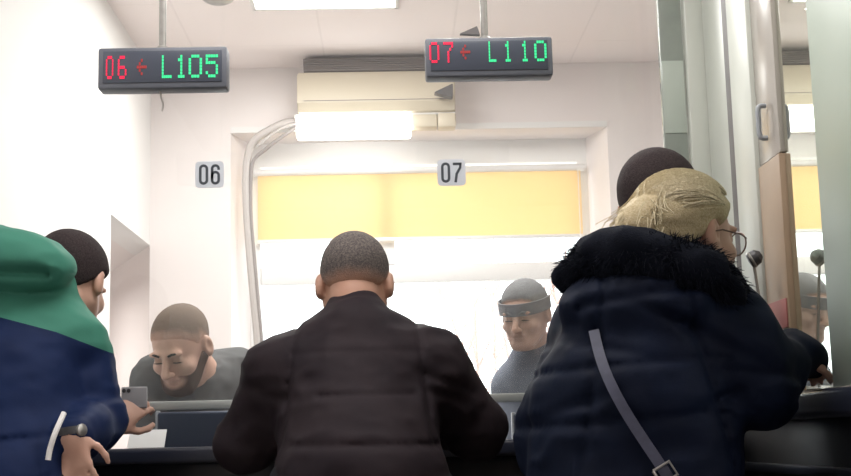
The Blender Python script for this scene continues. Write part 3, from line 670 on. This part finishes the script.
# ---- the man in the dark brown jacket, seen from behind
def man_in_brown_jacket():
    Y = 3.02; hc = P(355,286,3.06); R = frame((.02,.90,-.36)); hip = P(362,520,2.80); hip.z = .96
    F_ = Field(.006); L = add_head(F_, hc, R, 1.02, neck=P(356,318,3.0))
    sl, sr = P(286,378,2.97), P(428,372,2.97); el, er = P(247,440,3.02), P(476,430,3.02); wl_, wr_ = P(322,440,3.43), P(400,440,3.43); wl_.z = wr_.z = CT+.080
    F_.cone(P(357,378,2.97), P(357,395,2.93), .11, .125, .06, ((0,1,0), .70)); F_.cone(P(357,395,2.93), hip, .125, .13, .06, ((0,1,0), .72)); F_.cone(sl, sr, .05, .05, .05)
    for s_, e_, w_, th in ((sl,el,wl_,1),(sr,er,wr_,-1)):
        F_.chain([s_, e_, w_], [.055,.043,.03]); add_hand(F_, w_, (.25*th,.95,-.12), (0,.1,1), thumb=th)
    pts = lower_body(F_, hip, frame((0,1,0)))
    p = person('man in a dark brown jacket seen from behind at the counter', F_, SK['a'], ground(hip))
    h = hair_cap(.005, hc, R, 1.02, t=.006, nape=-.040); mk_hair(h, HAIR['salt'], p, SK['a'], .045)
    J = Field(.007)
    J.cone(P(357,384,2.96), P(357,410,2.92), .15, .165, .06, ((0,1,0), .72)); J.cone(P(357,410,2.92), hip+Vector((0,-.01,.02)), .17, .19, .06, ((0,1,0), .78))
    J.cone(sl, sr, .088, .088, .05); J.cone(P(350,336,2.97), sl, .074, .080, .06); J.cone(P(362,335,2.97), sr, .074, .080, .06)
    for s_, e_, w_ in ((sl,el,wl_),(sr,er,wr_)): J.chain([s_, s_.lerp(e_,.5), e_, e_.lerp(w_,.5), w_], [.086,.075,.066,.056,.046], .03)
    J.cone(P(356,338,2.98), P(356,316,3.005), .084, .071, .012)
    J.post += [dirfold(.009, 7, 9, 13, 1), dirfold(.0035, 14, 14, 30, 2, True), dirfold(.0015, 45, 45, 45, 4)]
    z = P(360,396,2.85).z; z2 = P(360,446,2.8).z; zy = P(360,352,2.85).z; J.post += [groove((1,0,.10), P(424,380,2.9), .006, .007, 1.07), groove((1,0,-.10), P(290,384,2.9), .006, .007, 1.07)]
    for a_, w_, am in ((P(440,380,2.9),.013,.008),(P(452,398,2.9),.010,.006),(P(262,392,2.9),.012,.007)): J.post.append(blobfold(a_, (.35,0,1), w_, am, .07))
    J.post += [seam(z,.006,.007,.02,(P(318,396,2.85).x,P(418,396,2.85).x)), seam(z2,.006,.008,-.02,(P(290,440,2.8).x,P(440,440,2.8).x)), seam(zy,.005,.003,0,(P(290,352,2.9).x,P(425,352,2.9).x))]
    jm = cloth('brown_black_jacket', (.025,.0180,.0215), .7, (.017,.0125,.0165)); mk('jacket', J.mesh(), jm, p)
    legs_and_shoes(p, pts, hip, frame((0,1,0)), TR, SHOE)
man_in_brown_jacket()

# ---- the man in the green and navy hooded jacket
def man_in_green_hood():
    hc = P(71,284,3.16); R = frame((.20,.93,-.34)); hip = P(-5,520,2.86); hip.z = .96
    F_ = Field(.006); neck = P(48,318,3.05); L = add_head(F_, hc, R, 1.0, neck=neck)
    sr, sl = P(72,350,3.02), P(-38,340,3.08); er = P(98,420,3.0); wr_ = P(72,437,2.80); el = P(20,440,3.30); wl_ = P(112,424,3.42)
    wl_.z = CT+.062; el.z = CT+.10
    F_.cone(P(14,355,3.0), P(0,410,2.95), .12, .135, .06, ((0,1,0), .68)); F_.cone(P(0,410,2.95), hip, .13, .135, .06, ((0,1,0), .72)); F_.cone(sl, sr, .045, .045, .04)
    F_.chain([sr, er, wr_], [.052,.042,.029]); F_.chain([sl, el, wl_], [.052,.042,.029])
    add_hand(F_, wr_, (.30,-.05,-1), (-.25,-1,.0), curl=(.35,.45,.5,.6), thumb=-1, s=.76)
    add_hand(F_, wl_, (.62,.35,.55), (.1,-.9,.2), curl=(.75,.9,1.0,1.1), thumb=1, s=.95)
    bdir = frame((.25,1,0)); pts = lower_body(F_, hip, bdir)
    p = person('man in a green and navy hooded jacket leaning over the counter', F_, SK['b'], ground(hip))
    h = hair_cap(.005, hc, R, 1.0, t=.013, nape=-.06); mk_hair(h, HAIR['dark'], p, SK['b'], .012)
    J = Field(.007)
    J.cone(P(14,355,3.0), P(0,410,2.95), .165, .175, .06, ((0,1,0), .72)); J.cone(P(0,410,2.95), hip+Vector((0,-.01,0)), .185, .195, .06, ((0,1,0), .78))
    J.cone(sl, sr, .082, .080, .05); J.cone(neck, sr, .07, .075, .05); J.cone(neck, sl, .08, .09, .05)
    J.chain([sr, sr.lerp(er,.5), er, er.lerp(wr_,.5), er.lerp(wr_,.90)], [.078,.072,.066,.054,.042], .016); J.chain([sl, el, el.lerp(wl_,.86)], [.085,.066,.044], .03)
    # hood lying on the upper back
    J.ell(P(14,262,2.96), (.145,.115,.074), Matrix.Rotation(.16,3,'Y'), .006); J.ell(P(46,290,3.04), (.070,.085,.070), None, .02); J.ell(P(-10,260,3.0), (.09,.09,.080), None, .02)
    J.ell(hc + Vector((.02,.03,.0)), (.082,.10,.10), R, .02, 'sub')
    J.post += [dirfold(.008, 8, 8, 12, 5), dirfold(.0035, 15, 15, 30, 6, True), dirfold(.0012, 45, 45, 45, 8)]
    zf = P(20,284,2.9).z; J.post.append(seam(zf,.009,.022,-.03,(P(-30,284,2.9).x,P(50,284,2.9).x)))
    for yy in (402, 445): J.post.append(seam(P(30,yy,2.8).z,.006,.007,.1,(-1.1,P(58,yy,2.8).x)))
    pa_, pb_, pc_ = P(0,317,2.85), P(50,330,2.85), P(108,352,2.95); k1 = (pb_.z-pa_.z)/(pb_.x-pa_.x); k2 = (pc_.z-pb_.z)/(pc_.x-pb_.x)
    def yoke(v):
        x = v[:,0]; line = np.where(x < pb_.x, pb_.z + k1*(x-pb_.x), pb_.z + k2*(x-pb_.x)); return v[:,2]-line
    jm = cloth('green_and_navy_jacket', (.0075,.018,.066), .65, (.0055,.013,.05)); nt = jm.node_tree
    at = nt.nodes.new('ShaderNodeAttribute'); at.attribute_name = 'yoke'; mt = nt.nodes.new('ShaderNodeMath'); mt.operation = 'GREATER_THAN'; mt.inputs[1].default_value = 0
    mxn = nt.nodes.new('ShaderNodeMixRGB'); mxn.inputs[2].default_value = (.052,.20,.145,1); b_ = nt.nodes['Principled BSDF']; src = b_.inputs['Base Color'].links[0].from_socket
    nt.links.new(at.outputs['Fac'], mt.inputs[0]); nt.links.new(mt.outputs[0], mxn.inputs[0]); nt.links.new(src, mxn.inputs[1]); nt.links.new(mxn.outputs[0], b_.inputs['Base Color'])
    part_label(mk('jacket', J.mesh(), jm, p, attr={'yoke': yoke}), 'green hood and shoulders over a navy body')
    MB().tube(spline([P(64,413,2.765), P(59,424,2.75), P(54,436,2.74), P(50,449,2.74), P(48,460,2.74)]), .006, 8).build('pocket_piping', M['paper'], p)
    # watch on the near wrist
    dv = Vector((.12,-.05,-1)).normalized(); wc = wr_ - dv*.012
    w_ = MB().lathe(wc - dv*.008, [(.026,0),(.031,0),(.0315,.008),(.031,.016),(.026,.016)], dv, 26).build('watch_strap', M['dark'], p)
    MB().lathe(wc + Vector((.024,-.018,.002)), [(.0,0),(.013,0),(.013,.005),(.010,.007),(.0,.007)], (.8,-.6,.1), 22).build('watch_case', M['steel'], w_)
    legs_and_shoes(p, pts, hip, bdir, TR, SHOE)
    # phone held up in the far hand
    a, c = P(121,387,3.44), P(147,408,3.44); t = thing('smartphone', ((a.x+c.x)/2,3.44,c.z), 'pale grey phone held up over the counter by the leaning man in green', 'smartphone')
    MB().box((a.x,3.44,c.z), (c.x,3.449,a.z), .004, 3).build('back_cover', mat('pale_grey_phone',(.34,.34,.36),.4), t)
    MB().box((a.x+.003,3.4485,c.z+.003), (c.x-.003,3.4505,a.z-.003), .001).build('screen', M['dark'], t)
    for dx, dz in ((.008,-.010),(.020,-.010)): MB().lathe((a.x+dx,3.4405,a.z+dz), [(.0,0),(.005,0),(.005,.002),(.0,.002)], (0,-1,0), 14).build('camera_lens', M['dark'], t)
man_in_green_hood()

# ---- the woman in the navy coat with a fur-trimmed hood
def strands(name, m_, p, segs, r0, r1):
    b = MB()
    for pts in segs: b.tube(pts, list(np.linspace(r0, r1, len(pts))), 3, cap=False)
    return b.build(name, m_, p)
def woman():
    s = 1.0; hc = P(687,238,2.52); R = frame((.84,.54,-.06)); B = frame((.55,.83,0)); hip = P(628,560,2.42); hip.z = .93
    F_ = Field(.006); neck = P(668,312,2.47); L = add_head(F_, hc, R, s, neck=neck)
    sl, sr = P(604,338,2.58), P(716,330,2.44); el, wl_ = P(556,440,2.58), P(596,452,2.63); er, wr_ = P(758,388,2.38), P(794,384,2.50)
    wr_.z = max(wr_.z, sct+.062)
    F_.cone(P(652,365,2.48), P(636,415,2.45), .11, .13, .06, ((.55,.83,0), .68)); F_.cone(P(636,415,2.45), hip, .13, .135, .06, ((.55,.83,0), .72)); F_.cone(sl, sr, .04, .04, .04)
    F_.chain([sr, er, wr_], [.048,.04,.027]); F_.chain([sl, el, wl_], [.048,.04,.027])
    add_hand(F_, wr_, (.62,.78,-.05), (-.1,-.3,1), curl=(.7,.8,.9,1.0), thumb=1, s=.80); add_hand(F_, wl_, (.3,.9,-.1), (0,.1,1), thumb=1, s=.9)
    pts = lower_body(F_, hip, B)
    p = person('blonde woman in a navy fur-hooded coat leaning on the raised side counter', F_, SK['b'], ground(hip))
    # hair combed back into a low roll
    hm = hair_mat('blonde_hair', (.60,.51,.34), (.45,.36,.21), .6); hm2 = hair_mat('light_blonde_strand', (.76,.68,.50), (.58,.49,.31), .5)
    h = hair_cap(.005, hc, R, s, t=.014, nape=-.07); bun = hc + R @ Vector((0,-.135,.004)); h.ell(hc + R @ Vector((0,-.08,.008)), (.064,.075,.066), R, .03); h.ell(bun, (.040,.048,.036), R, .03)
    h.post.append(lambda v, x, y, z: v - .0035*vnoise((x-y)*8+30, (x+y)*30+30, z*70+30)); hair = mk_hair(h, hm, p, SK['b'], .008)
    segs = []
    for i in range(1500):
        a = rng.uniform(-1.75, 1.75); e = rng.uniform(-.1, 1.0); st = Vector((math.sin(a)*.9, .55+.25*math.cos(a)-e*.5, .10+.9*math.cos(a*.85)))
        if abs(a) > 1.15: st.y = min(st.y, .25)
        en = Vector((rng.normal(0,.2), -1.25, -.20+rng.normal(0,.16))); ps = []
        jit = rng.normal(0,.03); kk = rng.uniform(.995,1.04)
        for t in np.linspace(0,1,9):
            d = st.lerp(en,t); d.z += .28*math.sin(PI*t)*(1 if st.z > .2 else .25)+jit*math.sin(2*PI*t); d.normalize(); k = kk
            q = Vector((d.x*.089, -.014+d.y*.111, .036+d.z*.095))*k
            if t > .75: q = q.lerp(Vector((en.x*.2,-.15,.02+en.z*.08)), (t-.75)*2.2)
            ps.append(hc + R @ q)
        segs.append(ps)
    for i in range(60):                                     # loose ends at the roll
        a = Vector((rng.normal(0,.03), -.15+rng.normal(0,.012), .0+rng.normal(0,.025))); d = Vector((rng.normal(0,.5), -.9, -.5+rng.normal(0,.5))).normalized()
        segs.append([hc + R @ (a + d*k*.016 + Vector((0,0,-.004*k*k))) for k in range(4)])
    strands('hair_strands', hm2, hair, segs, .0015, .0008)['kind'] = 'stuff'
    # glasses
    gm = mat('glasses_rim', (.20,.12,.10), .3, None, None, .5); g = None
    rim = MB()
    for q in (-1,1): rim.tube([L(.033*q+.027*math.cos(a), .112-.010*abs(math.cos(a)*.5+q*.5), -.004+.023*math.sin(a)) for a in np.linspace(0,2*PI,25)], .0016, 6)
    rim.tube([L(-.007,.113,.002), L(0,.117,.005), L(.007,.113,.002)], .0015, 6); g = rim.build('glasses', gm, p)
    for q in (-1,1):
        MB().tube([L(.060*q,.103,.004), L(.079*q,.07,.004), L(.084*q,.01,.006), L(.083*q,-.012,.0), L(.080*q,-.022,-.018)], .0016, 6).build('temple_arm', gm, g)
        MB().prism([L(.033*q+.0255*math.cos(a), .110-.010*abs(math.cos(a)*.5+q*.5), -.004+.0215*math.sin(a)) for a in np.linspace(0,2*PI,24,endpoint=False)], R @ Vector((0,.001,0))).build('lens', M['lens'], g)
    J = Field(.007); u = Vector((0,0,1))
    J.cone(P(652,352,2.48), P(636,415,2.45), .165, .19, .06, ((.55,.83,0), .75)); J.cone(P(636,415,2.45), hip+Vector((0,0,-.12)), .19, .215, .06, ((.55,.83,0), .8))
    J.cone(sl, sr, .082, .085, .06); J.cone(neck, sr, .075, .085, .06); J.cone(neck, sl, .08, .085, .06)
    J.chain([sr, sr.lerp(er,.5), er, er.lerp(wr_,.5), wr_+(wr_-er).normalized()*.015, wr_+Vector((.62,.78,0)).normalized()*.075], [.090,.082,.070,.052,.040,.036], .035); J.chain([sl, sl.lerp(el,.5), el, el.lerp(wl_,.9)], [.085,.084,.078,.05], .035)
    # hood: soft bag behind the neck
    hb = B @ Vector((0,-1,0)); J.ell(P(648,308,2.44)+hb*.05, (.145,.085,.065), B, .03); J.ell(P(612,308,2.50)+hb*.02, (.075,.085,.058), B, .03); J.ell(P(704,316,2.44)+hb*.01, (.06,.075,.055), B, .03)
    J.post += [dirfold(.010, 7, 7, 11, 11), dirfold(.0045, 13, 13, 24, 12, True), dirfold(.0012, 45, 45, 45, 14)]
    J.post.append(seam(P(640,326,2.35).z,.010,.012,.12,(P(575,326,2.4).x,P(735,326,2.4).x)))
    for yy in (376, 432): J.post.append(seam(P(640,yy,2.3).z,.007,.008,.05,(P(520,yy,2.4).x,P(735,yy,2.3).x)))
    J.post += [groove((1,0,.22), P(712,380,2.3), .007, .009, 1.0), groove((1,0,-.18), P(583,390,2.45), .007, .008, 1.0)]
    for a_, n_, w_, am in ((P(676,318,2.3),(.45,0,1),.010,.010),(P(744,352,2.3),(.5,0,1),.012,.010),(P(762,372,2.3),(.15,0,1),.010,.009),(P(724,398,2.3),(-.4,0,1),.011,.010),(P(606,352,2.4),(.25,0,1),.010,.008),(P(565,408,2.5),(-.3,0,1),.011,.009)): J.post.append(blobfold(a_, n_, w_, am, .075))
    J.ell(hc, (.10,.115,.12), R, .01, 'sub')
    jm = cloth('navy_coat', (.0028,.0068,.0215), .7, (.002,.0045,.015)); mk('coat', J.mesh(), jm, p)
    # fur trim
    path = spline([P(578,276,2.52), P(590,266,2.46), P(620,260,2.40), P(660,262,2.36), P(695,268,2.35), P(716,286,2.37), P(726,308,2.42), P(724,322,2.50)], 10)
    T = Field(.009); rad = np.interp(np.linspace(0,1,len(path)), [0,.15,.5,.8,1], [.028,.040,.042,.034,.028])
    for i in range(len(path)-1): T.cone(path[i], path[i+1], rad[i], rad[i+1], .02)
    T.post += [dirfold(.014, 17, 17, 17, 21), dirfold(.008, 40, 40, 40, 22)]; fm = hair_mat('dark_fur', (.0035,.005,.010), (.006,.008,.016), .9)
    fc = mk('fur_trim', T.mesh(), fm, p); segs = []
    for i in range(7500):
        k = rng.uniform(0, len(path)-1.001); a = int(k); c = path[a].lerp(path[a+1], k-a); t = (path[a+1]-path[a]).normalized(); r_ = rad[a]
        d = Vector(rng.normal(0,1,3)); d = d - t*d.dot(t)*.8; d.normalize(); ln = rng.uniform(.014,.042); b0 = c + d*r_*.75; dr = (d + t*rng.normal(.1,.6) + Vector((0,0,-.15))).normalized()
        segs.append([b0, b0+dr*ln*.6, b0+dr*ln+Vector((0,0,-.2*ln))])
    strands('fur_tuft', fm, fc, segs, .0018, .0003)['kind'] = 'stuff'
    legs_and_shoes(p, pts, hip, B, TR, SHOE)
    # bag on a cross-body strap
    bc = P(690,520,2.10); bc.z = .86; t = thing('shoulder_bag', bc, 'dark cross-body bag with a grey-violet strap over the navy coat', 'bag')
    MB().box((bc.x-.13,bc.y-.05,bc.z-.09), (bc.x+.13,bc.y+.05,bc.z+.09), .025, 4).build('body', mat('dark_leather', (.02,.02,.03), .4, None, (90,.2)), t)
    MB().box((bc.x-.132,bc.y-.056,bc.z-.01), (bc.x+.132,bc.y+.02,bc.z+.092), .02, 3).build('flap', mat('dark_leather_flap', (.03,.03,.042), .4, None, (90,.2)), t)
    return jm, t, bc
jm_w, bag, bc_w = woman()
def strap():
    me = [o for o in bpy.data.objects if o.name.startswith('coat')][0]; dg = bpy.context.evaluated_depsgraph_get(); bpy.context.view_layer.update()
    from mathutils.bvhtree import BVHTree
    bv = BVHTree.FromPolygons([me.matrix_world @ v.co for v in me.data.vertices], [p.vertices for p in me.data.polygons]); pts = []
    o_ = Vector((0,0,CAMZ))
    for px, py in [(594,331),(597,350),(603,368),(611,386),(621,405),(632,423),(645,442),(656,458),(664,470),(676,490),(688,508)]:
        d = ray(px, py).normalized(); hit = bv.ray_cast(o_, d); pts.append((hit[0] if hit[0] else P(px,py,2.25)) - d*.006)
    for _ in range(2): pts = [pts[0]]+[(pts[i-1]+pts[i]*2+pts[i+1])/4 for i in range(1,len(pts)-1)]+[pts[-1]]
    pts = [p_ - ray(640,400).normalized()*.008 for p_ in pts]; pts[0] = pts[0] + ray(640,400).normalized()*.001; ps = spline(pts, 6)+[bc_w+Vector((0,0,.085))]
    b = MB(); wd, th = .0095, .003; rings = []
    for i, p_ in enumerate(ps):
        t = (ps[min(i+1,len(ps)-1)]-ps[max(i-1,0)]).normalized(); v = ray(640,400).normalized(); sd_ = t.cross(v).normalized(); n_ = sd_.cross(t)
        rings.append([b.bm.verts.new(p_+sd_*a*wd+n_*c*th) for a, c in ((-1,-1),(1,-1),(1,1),(-1,1))])
    for a, c in zip(rings, rings[1:]):
        for k in range(4): b.bm.faces.new((a[k],a[(k+1)%4],c[(k+1)%4],c[k]))
    b.bm.faces.new(rings[0]); b.bm.faces.new(rings[-1][::-1])
    st = b.build('strap', mat('grey_violet_strap', (.062,.068,.11), .5, (60,.2)), bag)
    c = pts[8]; t = (pts[9]-pts[7]).normalized(); v = ray(664,470).normalized(); sd_ = t.cross(v).normalized()
    MB().tube([c + sd_*x*.016 + t*y*.013 - v*.006 for x, y in ((-1,-1),(1,-1),(1,1),(-1,1),(-1,-1))], .0028, 8).build('buckle', M['steel'], st)
strap()

# ---- the dark-haired man behind her
def man_behind():
    hc = P(660,209,2.98); R = frame((.40,.88,-.18)); hip = P(650,520,2.95); hip.z = .97; B = frame((1,.12,0))
    F_ = Field(.008); neck = P(655,258,2.96); add_head(F_, hc, R, 1.06, neck=neck)
    sh = P(652,288,2.96); r_ = B @ Vector((1,0,0)); f_ = B @ Vector((0,1,0)); sr, sl = sh+r_*.17, sh-r_*.17
    F_.cone(sh-Vector((0,0,.08)), hip+Vector((0,0,.25)), .13, .14, .06, (f_, .75)); F_.cone(sl, sr, .06, .06, .05)
    ar_ = []
    for s_, th in ((sl,1),(sr,-1)):
        e_ = s_ - f_*.03 - Vector((0,0,.29)) + r_*(-.0*th); w_ = e_ + f_*.04 - Vector((0,0,.24)); ar_.append((s_,e_,w_)); F_.chain([s_,e_,w_],[.052,.042,.029]); add_hand(F_, w_, f_-Vector((0,0,.3)), r_*-th, thumb=th)
    pts = lower_body(F_, hip, B); p = person('dark-haired man mostly hidden behind the blonde woman', F_, SK['c'], ground(hip))
    h = hair_cap(.006, hc, R, 1.06, t=.016, nape=-.06); mk_hair(h, HAIR['dark'], p, SK['c'], .012)
    J = Field(.009); J.cone(sh-Vector((0,0,.06)), sh-Vector((0,0,.25)), .145, .155, .06, (f_, .78)); J.cone(sh-Vector((0,0,.25)), hip, .16, .17, .06, (f_, .8)); J.cone(sl, sr, .075, .075, .05); J.cone(neck, sh, .066, .10, .04)
    for s_, e_, w_ in ar_: J.chain([s_,e_,w_],[.072,.062,.045])
    J.post.append(dirfold(.008, 9, 9, 14, 31)); mk('jacket', J.mesh(), cloth('black_jacket', (.015,.016,.022)), p); legs_and_shoes(p, pts, hip, B, TR, SHOE)
man_behind()

# ---- clerk with a beard behind the glass
def clerk_beard():
    s = 1.1; hc = P(181,347,4.12); R = frame((-.30,-.80,-.52)); B = frame((-.2,-1,0)); neck = P(206,384,4.24); hip = P(206,520,4.52); hip.z = .58
    F_ = Field(.005); L = add_head(F_, hc, R, s, neck=neck)
    sl, sr = P(158,382,4.26), P(236,374,4.34); u = Vector((0,0,1))        # image left = his right
    el, er = P(148,455,4.20), P(252,440,4.24); wl_, wr_ = P(172,470,4.15), P(236,470,4.15)
    for q in (el,er): q.z = .98
    for q in (wl_,wr_): q.z = .76
    F_.cone(P(200,402,4.30), hip+Vector((0,0,.15)), .13, .14, .06, ((0,1,0), .78)); F_.cone(sl, sr, .065, .065, .05)
    for s_, e_, w_, th in ((sl,el,wl_,-1),(sr,er,wr_,1)): F_.chain([s_,e_,w_],[.052,.042,.028]); add_hand(F_, w_, (-.5*th,.1,-.7), (0,-.8,.4), thumb=-th)
    pts = lower_body(F_, hip, B, sit=True); p = person('bearded clerk with cropped hair leaning down behind the glass', F_, SK['b'], ground(hip))
    h = hair_cap(.004, hc, R, s, t=.004, nape=-.045); mk_hair(h, HAIR['buzz'], p, SK['b'], .05)
    bd = Field(.004); bd.ell(L(0,.036,-.060), Vector((.056,.057,.061))*s, R, .02)
    bd.ell(L(0,.072,-.095), Vector((.030,.027,.025))*s, R, .02)
    for q in (-1,1):
        bd.cone(L(.059*q,.004,-.030), L(.030*q,.066,-.094), .0205*s, .0205*s, .02)
    Ri = np.array(R.transposed()); cc = np.array(hc)
    def cut(v, x, y, z):
        l = (np.stack([x,y,z],1)-cc) @ Ri.T/s; mz = np.where(l[:,1] > .07, -.041, -.041+(.07-l[:,1])*.70)
        q_ = np.clip(1+(l[:,2]-mz)/.02, 0, 1); v = np.maximum(v+.004*q_*q_, l[:,2]-mz-.003*vnoise(l[:,0]*150+40,l[:,1]*150+40,l[:,2]*150+40)); m_ = np.sqrt((l[:,0]/.018)**2+((l[:,2]+.063)/.010)**2); v = np.where(l[:,1] > .06, np.maximum(v, (1-m_)*.012), v); return v
    bd.post += [cut]
    bd.above = lambda v: (lambda l: np.minimum(np.where(l[:,1] > .07, -.041, -.041+(.07-l[:,1])*.70)-l[:,2], np.where(l[:,1] > .06, (np.sqrt((l[:,0]/.018)**2+((l[:,2]+.063)/.010)**2)-1)*.012, 1)))((v-cc) @ Ri.T/s)
    mk_hair(bd, hair_mat('dark_brown_beard', (.055,.034,.027), (.10,.062,.047)), p, SK['b'], .02).name = 'beard'
    lids(p, L, R, s); brows(p, L, R, s, HAIR['dark'])
    J = Field(.006); J.cone(P(200,405,4.30), P(204,440,4.34), .15, .16, .06, ((0,1,0), .78)); J.cone(P(204,440,4.34), hip+Vector((0,0,.06)), .16, .165, .06, ((0,1,0), .82)); J.cone(sl, sr, .078, .078, .05); J.cone(neck, sl, .068, .08, .04); J.cone(neck, sr, .068, .08, .04)
    for s_, e_, w_ in ((sl,el,wl_),(sr,er,wr_)): J.chain([s_,e_,e_.lerp(w_,.9)],[.076,.062,.040])
    J.ell(hc, (.075,.10,.12), R, .01, 'sub')
    J.post += [dirfold(.007, 9, 9, 14, 41), dirfold(.004, 22, 22, 30, 42, True)]; mk('shirt', J.mesh(), cloth('grey_shirt', (.13,.132,.135), .75), p)
    legs_and_shoes(p, pts, hip, B, TR, SHOE); return hip
hipE = clerk_beard()

# ---- clerk with the visor
def clerk_visor():
    s = .93; hc = P(525,314,4.22); R = frame((-.42,-.86,-.30)); B = frame((-.3,-1,0)); neck = P(534,352,4.31); hip = P(545,520,4.52); hip.z = .58
    F_ = Field(.006); L = add_head(F_, hc, R, s, neck=neck); sl, sr = P(500,385,4.32), P(588,378,4.36)
    el, er = P(510,455,4.22), P(600,445,4.24); wl_, wr_ = P(536,470,4.15), P(588,470,4.15)
    for q in (el,er): q.z = .98
    for q in (wl_,wr_): q.z = .76
    sl = P(515,388,4.32)
    F_.cone(P(548,400,4.34), hip+Vector((0,0,.15)), .125, .14, .06, ((0,1,0), .78)); F_.cone(sl, sr, .06, .06, .05)
    for s_, e_, w_, th in ((sl,el,wl_,-1),(sr,er,wr_,1)): F_.chain([s_,e_,w_],[.05,.04,.028]); add_hand(F_, w_, (-.5*th,.1,-.7), (0,-.8,.4), thumb=-th)
    pts = lower_body(F_, hip, B, sit=True); p = person('grey-haired clerk wearing a visor, half hidden by the navy coat', F_, SK['b'], ground(hip))
    h = hair_cap(.005, hc, R, s, t=.008, nape=-.05); mk_hair(h, HAIR['grey'], p, SK['b'], .02); lids(p, L, R, s); brows(p, L, R, s, HAIR['grey'])
    b = MB(); n = 28; a0 = [(-PI*.06)+PI*1.12*k/n for k in range(n+1)]; ring = lambda r, z, dr=0: [L((.081+r)*math.cos(a), -.012+(.106+r)*math.sin(a), z) for a in a0]
    o0, o1, i0, i1 = ring(.010,.013), ring(.010,.056), ring(.004,.013), ring(.004,.056)
    for A in (o0,o1,i0,i1): A[:] = [b.bm.verts.new(v) for v in A]
    for k in range(n):
        b.bm.faces.new((o0[k],o0[k+1],o1[k+1],o1[k])); b.bm.faces.new((i0[k],i1[k],i1[k+1],i0[k+1])); b.bm.faces.new((o1[k],o1[k+1],i1[k+1],i1[k])); b.bm.faces.new((o0[k],i0[k],i0[k+1],o0[k+1]))
    b.bm.faces.new((o0[0],o1[0],i1[0],i0[0])); b.bm.faces.new((o0[-1],i0[-1],i1[-1],o1[-1])); vb = b.build('visor_band', mat('grey_band', (.15,.15,.165), .5), p)
    b = MB(); A = [b.bm.verts.new(v) for v in ring(.0115,.045)]; D = [b.bm.verts.new(L((.081+.012)*math.cos(a), -.012+(.106+.022)*math.sin(a), -.13)) for a in a0]
    for k in range(n): b.bm.faces.new((A[k],A[k+1],D[k+1],D[k]))
    r_ = bmesh.ops.solidify(b.bm, geom=b.bm.faces[:], thickness=.0008); b.build('visor_shield', M['lens'], vb)
    J = Field(.007); J.cone(P(548,402,4.34), P(548,440,4.38), .145, .155, .06, ((0,1,0), .78)); J.cone(P(548,440,4.38), hip+Vector((0,0,.06)), .155, .16, .06, ((0,1,0), .82)); J.cone(sl, sr, .07, .07, .05); J.cone(neck, sl, .06, .07, .04); J.cone(neck, sr, .06, .07, .04)
    for s_, e_, w_ in ((sl,el,wl_),(sr,er,wr_)): J.chain([s_,e_,e_.lerp(w_,.9)],[.07,.058,.038])
    J.ell(hc, (.075,.10,.12), R, .01, 'sub'); J.post += [dirfold(.006, 9, 9, 14, 51)]; mk('shirt', J.mesh(), cloth('slate_shirt', (.19,.21,.26), .75), p)
    legs_and_shoes(p, pts, hip, B, TR, SHOE); return hip
hipF = clerk_visor()
# chairs under the clerks
def chair(hip, label):
    x, y = hip.x, hip.y+.02; z = hip.z-.155; t = thing('office_chair', (x,y,0), label, 'chair', 'clerks\' chairs'); sm = cloth('chair_cloth', (.04,.04,.045))
    MB().box((x-.23,y-.24,z-.07), (x+.23,y+.22,z), .03, 3).build('seat', sm, t); MB().box((x-.2,y+.25,z+.12), (x+.2,y+.30,z+.46), .025, 3).build('backrest', sm, t)
    MB().tube([(x,y+.15,z-.05),(x,y+.30,z-.03),(x,y+.315,z+.25)], .018, 8).build('back_bar', M['dark'], t); MB().tube([(x,y,z-.06),(x,y,.08)], .028, 12).build('column', M['steel'], t)
    for k in range(5):
        a = 2*PI*k/5+.3; e = Vector((x+.26*math.cos(a), y+.26*math.sin(a), .065)); lg = MB().tube([(x,y,.10), e], [.025,.016], 8).build('leg', M['dark'], t); MB().lathe(e-Vector((0,0,.04))+Vector((0,.012,0)), [(.0,0),(.024,.0),(.024,.02),(.0,.02)], (0,-1,0), 14).build('caster', M['dark'], lg)
chair(hipE, 'dark office chair under the bearded clerk'); chair(hipF, 'dark office chair under the clerk with the visor')
